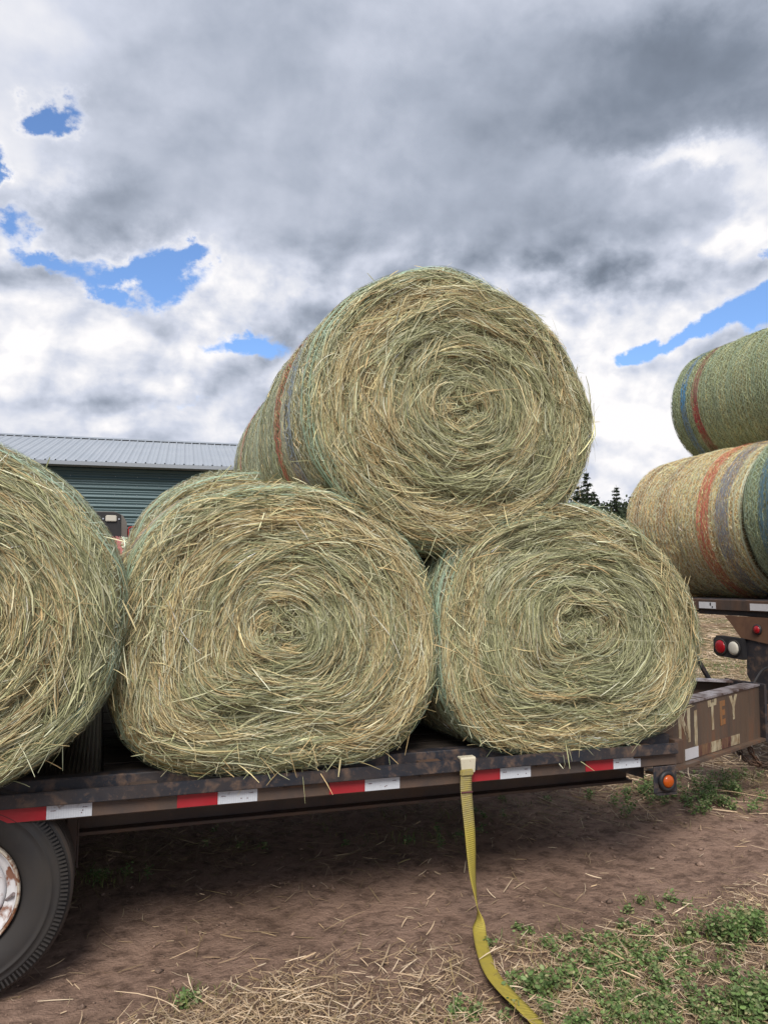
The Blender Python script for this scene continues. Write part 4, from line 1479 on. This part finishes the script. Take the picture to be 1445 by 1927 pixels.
def truck():
    L = (4.64, 4.3, 0)

    def rel(bm):
        bmesh.ops.translate(bm, vec=-Vector(L), verts=bm.verts)
        return bm
    X = 4.64
    bm = bmesh.new()
    add_box(bm, (X + .012, 3.15, 1.225), (X + 5.2, 5.72, 1.292), 0.004)
    bm_obj('deck', rel(bm), M['black_metal'], TK)
    bm = bmesh.new()
    add_box(bm, (X - .01, 3.13, 1.205), (X + .010, 5.74, 1.288), 0.004)
    bm_obj('rear_sill', rel(bm), M['rust_metal'], TK)
    bm = bmesh.new()
    add_box(bm, (X + .03, 3.2, 1.165), (X + .10, 5.66, 1.204), 0.003)
    bm_obj('cross_rail', rel(bm), M['black_metal'], TK)
    for (ya, yb) in ((4.935, 5.12), (4.34, 4.585), (3.75, 3.99), (5.40, 5.60)):
        bm = bmesh.new()
        add_box(bm, (X - .0125, ya, 1.214), (X - .0105, yb, 1.266), 0)
        tp = bm_obj('white_tape', rel(bm), M['white_metal'], TK)
        if ya > 4.9 and ya < 5:
            bm = bmesh.new()
            add_box(bm, (X - .0145, 4.985, 1.238), (X - .0127, 4.997, 1.262), 0)
            add_box(bm, (X - .0145, 4.965, 1.222), (X - .0127, 4.975, 1.234), 0)
            bm_obj('lettering', rel(bm), M['black_plastic'], tp)
    bm = bmesh.new()
    add_prism(bm, [(4.86, 1.164), (4.80, 1.11), (4.70, 1.0), (4.42, 0.97), (4.18, 0.97), (3.90, 1.0), (3.80, 1.11), (3.74, 1.164)], X + .0, X + .012, 'YZ')
    bm_obj('rear_plate', rel(bm), M['orange_brown'], TK)
    for yy in (4.53, 4.07):
        bm = bmesh.new()
        add_lathe(bm, [(0.030, 0), (0.040, 0), (0.040, -.012), (0.031, -.014)], 'X', 28, 0, (X, yy, 1.072))
        lamp = bm_obj('marker_lamp', rel(bm), M['black_plastic'], TK)
        bm = bmesh.new()
        add_lathe(bm, [(0.0305, -.010), (0.026, -.020), (0.012, -.025), (0.0005, -.026)], 'X', 28, 0, (X, yy, 1.072))
        bm_obj('lens', rel(bm), M['red_lens'], lamp)
    for sg in (1, -1):
        def Y(y):
            return y if sg > 0 else 8.6 - y
        bm = bmesh.new()
        pts = [(4.66, 0.995), (4.92, 1.003), (4.955, 0.97), (4.955, 0.875), (4.92, 0.845), (4.66, 0.835)]
        add_prism(bm, [(Y(a), b_) for a, b_ in pts], X - .03, X + .03, 'YZ')
        pan = bm_obj('light_panel', rel(bm), M['black_plastic'], TK)
        for yy, mk in ((4.876, 'red_lens'), (4.738, 'white_lens')):
            c = (X - .03, Y(yy), 0.918)
            bm = bmesh.new()
            add_lathe(bm, [(0.052, 0), (0.064, 0), (0.064, -.008), (0.060, -.012), (0.053, -.010)], 'X', 36, 0, c)
            rg = bm_obj('grommet', rel(bm), M['rubber'], pan)
            bm = bmesh.new()
            add_lathe(bm, [(0.0525, -.006), (0.050, -.014), (0.035, -.019), (0.015, -.021), (0.0005, -.0215)], 'X', 36, 0, c)
            bm_obj('lens', rel(bm), M[mk], pan)
    bm = bmesh.new()
    add_prism(bm, [(4.66, 0.985), (4.665, 0.72), (4.60, 0.63), (4.50, 0.50), (4.40, 0.46), (4.20, 0.46), (4.10, 0.50), (4.0, 0.63), (3.935, 0.72), (3.94, 0.985)], X + .014, X + .034, 'YZ')
    bm_obj('hitch_plate', rel(bm), M['black_metal'], TK)
    bm = bmesh.new()
    add_box(bm, (X - .03, 4.24, 0.50), (X + .013, 4.36, 0.66), 0.004)
    add_cyl(bm, (X - .07, 4.30, 0.52), (X - .07, 4.30, 0.66), 0.02, seg=12)
    add_box(bm, (X - .10, 4.27, 0.49), (X - .031, 4.33, 0.515), 0.003)
    bm_obj('hitch', rel(bm), M['rust_metal'], TK)
    # hoses from truck to trailer
    bm = bmesh.new()
    prev = Vector((X + .0, 4.45, 0.80))
    for k in range(1, 13):
        t = k / 12
        p = Vector((X + .0 - 0.35 * t, 4.45 - .02 * t, 0.80 - 0.22 * t + 0.02 * math.sin(t * 9)))
        add_cyl(bm, prev, p, 0.008, seg=8)
        prev = p
    bm_obj('air_hose', rel(bm), M['black_plastic'], TK)
    for yy in (3.92, 4.68):
        bm = bmesh.new()
        add_box(bm, (X + .04, yy - .035, 0.93), (X + 7, yy + .035, 1.16), 0.004)
        bm_obj('frame_rail', rel(bm), M['black_metal'], TK)
    bm = bmesh.new()
    add_cyl(bm, (X + 2.6, 3.4, 0.50), (X + 2.6, 5.3, 0.50), 0.07, seg=16)
    bm_obj('axle', rel(bm), M['black_metal'], TK)
    for (xw, sc) in ((X + 2.6, 1.40), (X + 6.9, 1.40)):
        add_wheel(TK, (xw - L[0], 3.30 - L[1], 0.503), False, False, sc)
        add_wheel(TK, (xw - L[0], 5.50 - L[1], 0.503), True, False, sc)
    # cab
    bm = bmesh.new()
    add_prism(bm, [(X + 5.35, 1.0), (X + 5.35, 2.75), (X + 5.5, 2.85), (X + 6.6, 2.8), (X + 7.15, 1.95), (X + 8.3, 1.75), (X + 8.45, 1.6), (X + 8.45, 0.75), (X + 5.6, 0.75)], 3.35, 5.45, 'XZ')
    bmesh.ops.bevel(bm, geom=list(bm.edges), offset=0.05, segments=3, affect='EDGES')
    cab = bm_obj('cab', rel(bm), M['white_metal'], TK)
    bm = bmesh.new()
    add_box(bm, (X + 5.335, 3.7, 1.9), (X + 5.348, 5.1, 2.5), 0.003)
    bm_obj('rear_window', rel(bm), M['black_plastic'], cab)


truck()

# ------------------------------------------------------------------ tractor behind the trailer
TC = thing('tractor', 'red compact tractor with black fenders, behind the trailer and before the shed', 'tractor', (0.1, 9.4, 0))


def tractor():
    ox, oy = 0.1, 9.4

    def rel(bm):
        bmesh.ops.translate(bm, vec=-Vector((ox, oy, 0)), verts=bm.verts)
        return bm
    # rear fenders: black face towards us, dusty grey rounded top
    for sy in (0, 1):
        yb = 9.0 + sy * 0.95
        bm = bmesh.new()
        pts = [(-0.55, 1.25), (-0.50, 1.95), (-0.38, 2.14), (-0.22, 2.185), (0.11, 2.19), (0.165, 2.165), (0.175, 1.8), (0.16, 1.25)]
        add_prism(bm, pts, yb, yb + .03, 'XZ')
        pf = bm_obj('fender', rel(bm), M['black_plastic'], TC)
        bm = bmesh.new()
        outer = [(-0.50, 1.95), (-0.38, 2.145), (-0.22, 2.195), (0.10, 2.20), (0.19, 2.16), (0.235, 2.08), (0.245, 1.80), (0.24, 1.25)]
        inner = [(0.178, 1.25), (0.178, 1.8), (0.17, 2.165), (0.11, 2.192), (-0.22, 2.188), (-0.375, 2.142), (-0.49, 1.95)]
        add_prism(bm, outer + inner, yb + .02, yb + .30, 'XZ')
        bm_obj('fender_top', rel(bm), M['grey_plastic'], pf)
        if sy == 0:
            bm = bmesh.new()
            add_box(bm, (0.010, 8.975, 2.085), (0.125, 8.998, 2.155), 0.008, seg=2)
            bm_obj('work_lamp', rel(bm), M['white_lens'], pf)
            for xx in (-0.015, 0.15):
                bm = bmesh.new()
                add_cyl(bm, (xx, 8.998, 2.115), (xx, 8.99, 2.115), 0.009, seg=10)
                bm_obj('bolt', rel(bm), M['chrome'], pf)
    # dash panel with round lamps, red edge
    bm = bmesh.new()
    add_prism(bm, [(0.26, 1.93), (0.26, 2.02), (0.42, 2.055), (0.62, 2.06), (0.62, 1.93)], 9.02, 9.5, 'XZ')
    bm_obj('dash', rel(bm), M['black_plastic'], TC)
    bm = bmesh.new()
    add_prism(bm, [(0.252, 1.90), (0.252, 2.03), (0.42, 2.064), (0.62, 2.069), (0.62, 2.0605), (0.42, 2.0555), (0.259, 2.021), (0.259, 1.90)], 9.0, 9.5, 'XZ')
    bm_obj('dash_trim', rel(bm), M['red_paint'], TC)
    for i, (xx, zz, r) in enumerate(((0.29, 1.985, 0.030), (0.355, 1.995, 0.024), (0.43, 2.005, 0.042))):
        bm = bmesh.new()
        add_lathe(bm, [(0.0005, 0), (r * .45, -.004), (r * .5, -.010), (r * .8, -.012), (r, -.02), (r, .0)], 'Y', 24, 0, (xx, 9.018, zz))
        bm_obj('lamp', rel(bm), M['chrome'], TC)
    # hood and body
    bm = bmesh.new()
    add_prism(bm, [(0.28, 1.20), (0.28, 1.90), (0.34, 1.925), (1.5, 1.86), (1.72, 1.78), (1.76, 1.2)], 9.05, 9.65, 'XZ')
    bmesh.ops.bevel(bm, geom=list(bm.edges), offset=0.03, segments=3, affect='EDGES')
    bm_obj('hood', rel(bm), M['red_paint'], TC)
    bm = bmesh.new()
    add_box(bm, (-0.5, 9.15, 0.6), (1.7, 9.55, 1.19), 0.02)
    bm_obj('chassis', rel(bm), M['black_metal'], TC)
    bm = bmesh.new()
    add_box(bm, (-0.35, 9.3, 1.45), (0.0, 9.7, 1.56), 0.04, seg=3)
    add_box(bm, (-0.42, 9.3, 1.5), (-0.34, 9.7, 1.9), 0.03, seg=3)
    bm_obj('seat', rel(bm), M['black_plastic'], TC)
    for (xw, yw, sc, fl) in ((-0.2, 8.98, 1.9, False), (-0.2, 9.9, 1.9, True), (1.45, 9.0, 1.15, False), (1.45, 9.72, 1.15, True)):
        add_wheel(TC, (xw - ox, yw - oy, 0.362 * sc), fl, False, sc)


tractor()

# ------------------------------------------------------------------ shed
SH = thing('shed', 'long dark green metal shed with a pale ribbed metal roof behind the trailer', 'shed', (0.6, 20.0, 0), (0, 0, math.radians(-5.2)))


def shed():
    xa, xb = -9.0, 6.0
    ez = 4.27
    # front wall: horizontal ribbed siding
    prof = []
    z = 0.0
    pitch = 0.229
    while z < ez - 0.02:
        for dz, dy in ((0.0, 0), (0.018, -0.024), (0.048, -0.024), (0.066, 0), (0.115, 0), (0.121, -0.006), (0.133, -0.006), (0.139, 0), (0.170, 0), (0.176, -0.006), (0.188, -0.006), (0.194, 0)):
            if z + dz < ez:
                prof.append((dy, z + dz))
        z += pitch
    prof.append((0, ez))
    V = []
    for x in (xa, xb):
        for dy, zz in prof:
            V.append((x, dy, zz))
    n = len(prof)
    Q = [(i, n + i, n + i + 1, i + 1) for i in range(n - 1)]
    wall = link('front_wall', np_mesh('front_wall', V, Q), M['siding'], SH)
    # side, back walls
    bm = bmesh.new()
    add_box(bm, (xa, 0.03, 0), (xa + .1, 9.0, ez), 0)
    add_box(bm, (xb - .1, 0.03, 0), (xb, 9.0, ez), 0)
    add_box(bm, (xa + .11, 8.9, 0), (xb - .11, 9.0, ez), 0)
    rise = 4.5 * 0.287
    add_prism(bm, [(0.03, ez + .002), (8.98, ez + .002), (4.5, ez + rise - .05)], xa + .02, xa + .08, 'YZ')
    add_prism(bm, [(0.03, ez + .002), (8.98, ez + .002), (4.5, ez + rise - .05)], xb - .08, xb - .02, 'YZ')
    bm_obj('wall', bm, M['siding'], SH)
    # screws
    bm = bmesh.new()
    r = random.Random(2)
    for i in range(26):
        x = xa + 0.3 + i * 0.52
        if i % 4 == 3:
            continue
        for k in range(18):
            zz = k * pitch + 0.09
            add_cyl(bm, (x, -0.002, zz), (x, -0.010, zz), 0.010, seg=6)
    o = bm_obj('screw', bm, M['shed_trim'], wall)
    o['kind'] = 'stuff'
    # roof, ribbed up the slope
    for sgn in (0, 1):
        pr = []
        x = xa - 0.3
        while x < xb + 0.3:
            for dx, dz in ((0, 0), (0.012, 0.03), (0.030, 0.03), (0.042, 0), (0.13, 0), (0.135, 0.006), (0.145, 0.006), (0.15, 0)):
                pr.append((x + dx, dz))
            x += 0.229
        V = []
        y0, y1 = (-0.35, 4.5) if sgn == 0 else (4.5, 9.35)
        z0, z1 = (ez + 0.02, ez + 0.02 + 4.85 * 0.287)
        for (yy, zz) in (((y0, z0), (y1, z1)) if sgn == 0 else ((y0, z1), (y1, z0))):
            for px, dz in pr:
                V.append((px, yy, zz + dz))
        n = len(pr)
        Q = [(i, i + 1, n + i + 1, n + i) for i in range(n - 1)]
        rf = link('roof', np_mesh('roof', V, Q), M['roof'], SH)
        if sgn == 0:
            bm = bmesh.new()
            add_box(bm, (xa - .3, -0.375, ez - 0.075), (xb + .3, -0.352, ez + 0.015), 0.002)
            add_box(bm, (xa - .3, -0.35, ez - 0.075), (xb + .3, 0.0, ez - 0.065), 0.002)
            bm_obj('fascia', bm, M['shed_trim'], rf)
            bm = bmesh.new()
            add_prism(bm, [(4.32, z1 - .02), (4.5, z1 + 0.055), (4.68, z1 - .02), (4.5, z1 + .04)], xa - .3, xb + .3, 'YZ')
            bm_obj('ridge_cap', bm, M['shed_trim'], rf)


shed()


# ------------------------------------------------------------------ conifers
def conifer_meshes(seed, H, spread, pine=False):
    rng = np.random.default_rng(seed)
    bm = bmesh.new()
    pts = [(0, 0, 0)]
    lean = rng.normal(0, 0.15, 2)
    add_cyl(bm, (0, 0, -0.3), (lean[0] * .5, lean[1] * .5, H * .5), H * 0.016, H * 0.010, 10)
    add_cyl(bm, (lean[0] * .5, lean[1] * .5, H * .5), (lean[0], lean[1], H * 0.99), H * 0.010, H * 0.001, 8)
    P, W, N, Cc = [], [], [], []
    z = H * (0.18 if not pine else 0.40)
    while z < H * 0.985:
        f = (z / H)
        if pine:
            r = spread * (math.sin(min(1, (f - .35) / .65) * math.pi * .86) ** .6) * rng.uniform(.55, 1.1) + .1
        else:
            r = spread * (1 - f) ** 0.85 * rng.uniform(.7, 1.1) + 0.08
        nb = rng.integers(4, 8)
        for k in range(nb):
            if rng.random() < 0.12:
                continue
            a = rng.uniform(0, 2 * math.pi)
            L = r * rng.uniform(.6, 1.1)
            up = rng.uniform(.05, .5) if pine else rng.uniform(-.35, .12)
            d = np.array([math.cos(a), math.sin(a), up])
            base = np.array([lean[0] * f, lean[1] * f, z])
            tip = base + d * L + np.array([0, 0, 0.12 * L * (0 if pine else 1)])
            add_cyl(bm, base, tip, H * 0.0028, H * 0.0008, 4, caps=False)
            nt = int(20 + L * 55)
            t = rng.uniform(.15 if not pine else .45, 1.02, nt)
            p0 = base + (tip - base) * t[:, None] + rng.normal(0, 0.03 + .05 * L * pine, (nt, 3))
            dd = rng.normal(0, 1, (nt, 3)) * np.array([.7, .7, .5 if not pine else .9]) + d * .6
            dd[:, 2] -= 0.35 if not pine else -.3
            dd /= np.linalg.norm(dd, axis=1, keepdims=True)
            ln = rng.uniform(.10, .26, nt) * (H / 9) * (1.2 - .5 * f)
            P.append(np.stack([p0, p0 + dd * ln[:, None] * .5, p0 + dd * ln[:, None]], 1))
            W.append(ln * rng.uniform(.28, .5, nt))
            N.append(rng.normal(0, 1, (nt, 3)) + np.array([0, 0, 1.]))
            Cc.append(np.tile(np.array((0.034, 0.052, 0.026)), (nt, 1)) * np.exp(rng.normal(0, .35, (nt, 1))) * (1.0 if not pine else 0.9))
        z += H * rng.uniform(.022, .04)
    me_t = bpy.data.meshes.new('trunk')
    bm.to_mesh(me_t)
    bm.free()
    me_t.materials.append(M['bark'])
    V, Q, C = ribbons(np.concatenate(P), np.concatenate(W), np.concatenate(N), np.concatenate(Cc), 0.3)
    me_c = np_mesh('crown', V, Q, C)
    me_c.materials.append(M['leaf'])
    return me_t, me_c


KINDS = {'spruce': conifer_meshes(1, 9.0, 1.9), 'fir': conifer_meshes(2, 9.0, 1.5), 'pine': conifer_meshes(3, 9.0, 2.3, True), 'bushy': conifer_meshes(4, 9.0, 2.6)}


def conifer(kind, x, y, H, rz, label, group='conifers beyond the field'):
    t = thing('conifer', label, 'tree', (x, y, 0), (0, 0, rz), group)
    s = H / 9.0
    t.scale = (s, s, s)
    for nm, me in zip(('trunk', 'crown'), KINDS[kind]):
        o = bpy.data.objects.new(nm, me)
        COL.objects.link(o)
        o.parent = t
    return t


conifer('fir', 44.9, 60, 10.4, 0.3, 'tallest thin conifer standing alone above the treeline between the top bale and truck')
conifer('spruce', 41.3, 59, 11.6, 1.2, 'dark ragged conifer partly hidden by the right side of the top bale')
conifer('bushy', 39.6, 58, 10.0, 4.2, 'bushy dark conifer behind the right edge of the top bale')
conifer('fir', 42.6, 60, 9.9, 2.9, 'shorter conifer with sparse branches between the ragged conifer and the thin conifer')
conifer('fir', 46.8, 60, 9.6, 3.2, 'narrow conifer at the edge of the tan truck bale')
conifer('spruce', 43.8, 63, 8.9, 5.0, 'small pointed conifer just left of the tallest thin one')
conifer('bushy', 48.6, 61, 9.6, 0.9, 'bushy conifer hidden by the tan truck bale')
conifer('spruce', 37.5, 60, 9.3, 2.2, 'conifer hidden by the top bale')
conifer('bushy', 45.9, 64, 8.6, 2.0, 'low dark conifer right behind the tallest thin one')


def forest():
    rng = np.random.default_rng(77)
    g = Geo()
    n = 80000
    x = rng.uniform(30, 80, n)
    y0 = 66 + 8 * rng.random(n)
    hmax = 8.9 + 0.8 * np.sin(x * 1.3) * np.sin(x * .37) + 0.7 * np.sin(x * 3.1) + 0.5 * np.sin(x * 7.3)
    z = hmax * rng.random(n) ** 0.7
    P0 = np.stack([x, y0, z], 1)
    d = rng.normal(0, 1, (n, 3))
    d /= np.linalg.norm(d, axis=1, keepdims=True)
    ln = rng.uniform(.18, .45, n)
    P = np.stack([P0, P0 + d * ln[:, None] * .5, P0 + d * ln[:, None]], 1)
    C = np.array((0.036, 0.050, 0.024)) * np.exp(rng.normal(0, .35, (n, 1)))
    g.add(*ribbons(P, ln * .8, rng.normal(0, 1, (n, 3)) + np.array([0, -1, .5]), C, .3))
    o = link('forest', g.mesh('forest'), M['leaf'])
    tag(o, 'dark green conifer woods along the far edge of the field', 'woods', kind='stuff')


forest()

# ------------------------------------------------------------------ straw litter
def litter(name, label, rng, n, xr, yr, dens, ln, wd, cols, zs=0.02):
    x = rng.uniform(*xr, n)
    y = rng.uniform(*yr, n)
    k = rng.random(n) < dens(x, y)
    sx = np.interp(y, [2.1, 2.3, 2.5, 2.6, 2.7, 2.8, 2.9, 3.0], [1.33, 1.37, 1.354, 1.348, 1.36, 1.388, 1.43, 1.49])
    k &= ~((np.abs(x - sx) < 0.034 + ln * 0.25) & (y < 3.02) & (rng.random(len(x)) < 0.97))
    x, y = x[k], y[k]
    n = len(x)
    a = rng.uniform(0, np.pi, n)
    L = np.clip(ln * np.exp(rng.normal(0, .5, n)), .015, .4)
    tilt = rng.normal(0, .10, n)
    s = np.linspace(-.5, .5, 4)
    bend = rng.normal(0, .16, n)
    aa = a[:, None] + bend[:, None] * s[None]
    px = x[:, None] + np.cos(aa) * L[:, None] * s[None]
    py = y[:, None] + np.sin(aa) * L[:, None] * s[None]
    pz = ground_z(px, py) + 0.004 + (rng.random(n) ** 2 * zs)[:, None] + np.abs(tilt[:, None] * L[:, None] * (s[None] + .5))
    P = np.stack([px, py, pz], -1)
    N = np.tile(np.array([[0, 0, 1.]]), (n, 1)) + rng.normal(0, .45, (n, 3))
    C = cols[rng.integers(0, len(cols), n)] * np.exp(rng.normal(0, .2, (n, 1)))
    return ribbons(P, wd * np.exp(rng.normal(0, .35, n)), N, C, .6)


def blotch(x, y, f=1.0, p=0.0):
    return 0.5 + 0.25 * (np.sin(x * 5.1 * f + 1.3 * np.sin(y * 4.3 * f + p) + p) + np.sin(y * 6.7 * f + 1.7 * np.sin(x * 3.9 * f) + 2 * p))


PALE = np.array([(0.52, 0.39, 0.26), (0.44, 0.32, 0.20), (0.60, 0.48, 0.34), (0.36, 0.25, 0.15), (0.30, 0.22, 0.12)])
DULL = np.array([(0.30, 0.21, 0.13), (0.24, 0.18, 0.10), (0.22, 0.18, 0.08), (0.36, 0.27, 0.17), (0.16, 0.12, 0.07)])


def all_litter():
    rng = np.random.default_rng(55)
    g = Geo()

    def edge(x):
        return 3.0 + 0.02 * (x - 1) + 0.12 * np.sin(x * 2.3) - 0.10 * np.clip(1.0 - x, 0, 1)

    def d1(x, y):
        return np.clip((edge(x) - y) / 0.35, 0, 1) * (0.22 + 0.78 * np.clip(blotch(x, y) * 1.7 - .30, 0, 1))
    g.add(*litter('', '', rng, 62000, (-0.8, 3.6), (1.7, 3.15), d1, 0.046, 0.0022, PALE, 0.03))
    g.add(*litter('', '', rng, 2200, (-0.8, 3.6), (1.7, 3.1), d1, 0.11, 0.0032, PALE, 0.05))

    def d2(x, y):
        return np.clip((y - 3.75) / 0.5, 0, 1) * (0.15 + .85 * np.clip(blotch(x, y, .8, 1.) * 1.8 - .4, 0, 1))
    g.add(*litter('', '', rng, 26000, (-1.5, 5.2), (3.6, 6.6), d2, 0.07, 0.003, DULL, 0.03))

    def d3(x, y):
        return np.clip((np.hypot(x, y) - 5.2) / 1.0, 0, 1) * (0.3 + .7 * blotch(x, y, .4, 2.))
    g.add(*litter('', '', rng, 60000, (2.8, 13), (3.4, 14), d3, 0.13, 0.006, PALE, 0.05))
    g.add(*litter('', '', rng, 26000, (10, 34), (10, 36), d3, 0.26, 0.016, PALE, 0.06))
    g.add(*litter('', '', rng, 1500, (-1, 4.5), (2.7, 4.2), lambda x, y: x * 0 + .55, 0.06, 0.003, PALE, 0.008))
    o = link('straw_litter', g.mesh('straw_litter'), M['straw'])
    tag(o, 'loose tan straw and chaff strewn over the brown dirt', 'straw', kind='stuff')


all_litter()


def clods():
    rng = np.random.default_rng(21)
    g = Geo()
    n = 14000
    x = rng.uniform(-1.2, 5.5, n)
    y = rng.uniform(1.8, 5.6, n)
    k = rng.random(n) < (0.25 + .75 * np.clip(blotch(x, y, .7, .5) * 1.8 - .5, 0, 1))
    x, y = x[k], y[k]
    n = len(x)
    z = ground_z(x, y)
    r = 0.0030 * np.exp(rng.normal(0, .6, n))
    base = np.array([(1, 0, 0), (0, 1, 0), (-1, 0, 0), (0, -1, 0), (0.3, .2, .9), (0, 0, -.6)], float)
    V = base[None] * rng.uniform(.6, 1.4, (n, 6, 1))
    a = rng.uniform(0, 6.28, n)
    ca, sa = np.cos(a)[:, None], np.sin(a)[:, None]
    V = np.stack([V[..., 0] * ca - V[..., 1] * sa, V[..., 0] * sa + V[..., 1] * ca, V[..., 2] * .8 + .3], -1) * r[:, None, None]
    V += np.stack([x, y, z], -1)[:, None, :]
    T = []
    for (p, q) in ((0, 1), (1, 2), (2, 3), (3, 0)):
        T += [(p, q, 4), (q, p, 5)]
    T = np.array(T)
    Q = (np.arange(n) * 6)[:, None, None] + T[None]
    C = np.array((0.32, 0.215, 0.162)) * np.exp(rng.normal(0, .25, (n, 1)))
    C = np.repeat(C, 6, axis=0)
    me = np_mesh('clods', V.reshape(-1, 3), Q.reshape(-1, 3), C)
    o = link('dirt_clods', me, M['core'])
    tag(o, 'small crumbs of dry brown dirt scattered over the track', 'dirt', kind='stuff')


clods()


# ------------------------------------------------------------------ weeds
LG = np.array([(0.115, 0.19, 0.055), (0.145, 0.225, 0.07), (0.185, 0.27, 0.10), (0.09, 0.15, 0.05), (0.24, 0.30, 0.13), (0.29, 0.28, 0.14)])


def leafy(g, x, y, n_st, h, rng, leaf=0.0085, spread=0.5, gz=None):
    z0 = float(ground_z(x, y)) if gz is None else gz
    for k in range(n_st):
        a = rng.uniform(0, 2 * math.pi)
        hh = h * rng.uniform(.5, 1.1)
        tip = np.array([x + math.cos(a) * hh * spread * rng.uniform(.3, 1.3), y + math.sin(a) * hh * spread * rng.uniform(.3, 1.3), z0 + hh])
        base = np.array([x + rng.normal(0, .006), y + rng.normal(0, .006), z0])
        mid = base * .5 + tip * .5 + np.array([0, 0, hh * .12])
        P = np.stack([base, mid, tip])[None]
        g.add(*ribbons(P, np.array([0.0016]), np.array([[math.cos(a + 1.5), math.sin(a + 1.5), .1]]), np.array([[.11, .17, .06]])))
        nl = int(rng.integers(9, 17))
        t = rng.uniform(.25, 1.0, nl)
        c = base + (tip - base) * t[:, None] + rng.normal(0, leaf * 1.1, (nl, 3)) * np.array([1, 1, .5])
        c[:, 2] = np.maximum(c[:, 2], z0 + 0.004)
        d = rng.normal(0, 1, (nl, 3)) * np.array([1, 1, .45])
        d /= np.linalg.norm(d, axis=1, keepdims=True)
        L = leaf * rng.uniform(.9, 2.0, nl)
        P = np.stack([c, c + d * L[:, None] * .35, c + d * L[:, None] * .75, c + d * L[:, None] * 1.05], 1)
        N = rng.normal(0, .5, (nl, 3)) + np.array([0, -.25, 1.])
        V, Q, C = ribbons(P, L * .62, N, LG[rng.integers(0, len(LG), nl)] * np.exp(rng.normal(0, .2, (nl, 1))), .35)
        g.add(V, Q, C)


def blades(g, x, y, n, h, rng, sp=0.05, colr=None):
    a = rng.uniform(0, 2 * np.pi, n)
    bx = x + rng.normal(0, sp, n)
    by = y + rng.normal(0, sp, n)
    bz = ground_z(bx, by)
    L = h * rng.uniform(.5, 1.2, n)
    s = np.linspace(0, 1, 4)
    out = rng.uniform(.2, .9, n)
    px = bx[:, None] + np.cos(a)[:, None] * (out * L)[:, None] * s[None] ** 1.6
    py = by[:, None] + np.sin(a)[:, None] * (out * L)[:, None] * s[None] ** 1.6
    pz = bz[:, None] + L[:, None] * (s[None] - .35 * s[None] ** 2.2)
    P = np.stack([px, py, pz], -1)
    N = np.stack([np.cos(a), np.sin(a), np.full(n, .8)], -1)
    C = LG[rng.integers(0, len(LG), n)] * np.exp(rng.normal(0, .2, (n, 1))) * (np.array((1.15, 1.0, .8)) if colr is None else colr)
    g.add(*ribbons(P, 0.003 * np.exp(rng.normal(0, .3, n)), N, C, .35))


def weeds():
    rng = np.random.default_rng(91)
    g = Geo()
    patches = [(1.94, 2.58, 0.26, 0.13, 52, 0.055), (1.62, 2.42, 0.16, 0.10, 26, 0.06), (2.25, 2.72, 0.22, 0.08, 14, 0.04), (2.0, 2.12, 0.30, 0.12, 85, 0.08), (2.35, 2.30, 0.2, 0.15, 30, 0.055),
               (1.74, 2.86, .10, .04, 5, .04), (2.45, 3.0, .10, .04, 5, .045), (1.18, 2.50, .05, .03, 5, .05), (0.31, 2.90, .04, .03, 4, .04), (1.60, 2.22, .14, .06, 22, .05)]
    for (x, y, sx, sy, n, h) in patches:
        for i in range(n):
            leafy(g, x + rng.normal(0, sx), y + rng.normal(0, sy), int(rng.integers(3, 6)), h * rng.uniform(.6, 1.2), rng)
        for i in range(max(2, n // 6)):
            blades(g, x + rng.normal(0, sx), y + rng.normal(0, sy), 16, 0.07, rng)
    for (x, y, sx, sy, n, h) in [(9.5, 10.5, .9, .6, 40, .16), (13, 14, 1.5, 1., 60, .2), (1.83, 4.16, .12, .06, 6, .07), (0.03, 4.14, .12, .08, 8, .08), (2.3, 4.5, .2, .1, 6, .06), (4.5, 4.6, .2, .12, 14, .09), (1.2, 4.5, .4, .2, 6, .05)]:
        for i in range(n):
            leafy(g, x + rng.normal(0, sx), y + rng.normal(0, sy), 3, h * .8, rng)
            blades(g, x + rng.normal(0, sx), y + rng.normal(0, sy), 14, h, rng)
    o = link('weeds', g.mesh('weeds'), M['leaf'])
    tag(o, 'low green clover and grass growing through the straw', 'weeds', kind='stuff')
    for nm, lab, x, y, n, h, sp in (('weed_plant', 'leafy green weed just right of the strap\'s lower end', 1.50, 2.50, 9, 0.085, .03),
                                    ('weed_plant', 'tall leafy weed clump at the photo\'s right edge above the clover', 2.53, 2.60, 24, 0.13, .09),
                                    ('weed_plant', 'round green weed clump on the dirt under the tongue, beside the amber marker lamp', 3.78, 4.28, 60, 0.11, .26),
                                    ('weed_plant', 'green weed at the photo\'s lower right corner, largest leaves', 2.14, 2.10, 16, 0.13, .07)):
        g = Geo()
        for i in range(n):
            leafy(g, x + rng.normal(0, sp), y + rng.normal(0, sp * .6), 5, h * rng.uniform(.6, 1.1), rng, 0.0105)
        blades(g, x, y, 30, h, rng, sp)
        o = link(nm, g.mesh(nm), M['leaf'])
        tag(o, lab, 'weed', 'weeds on the dirt')


weeds()
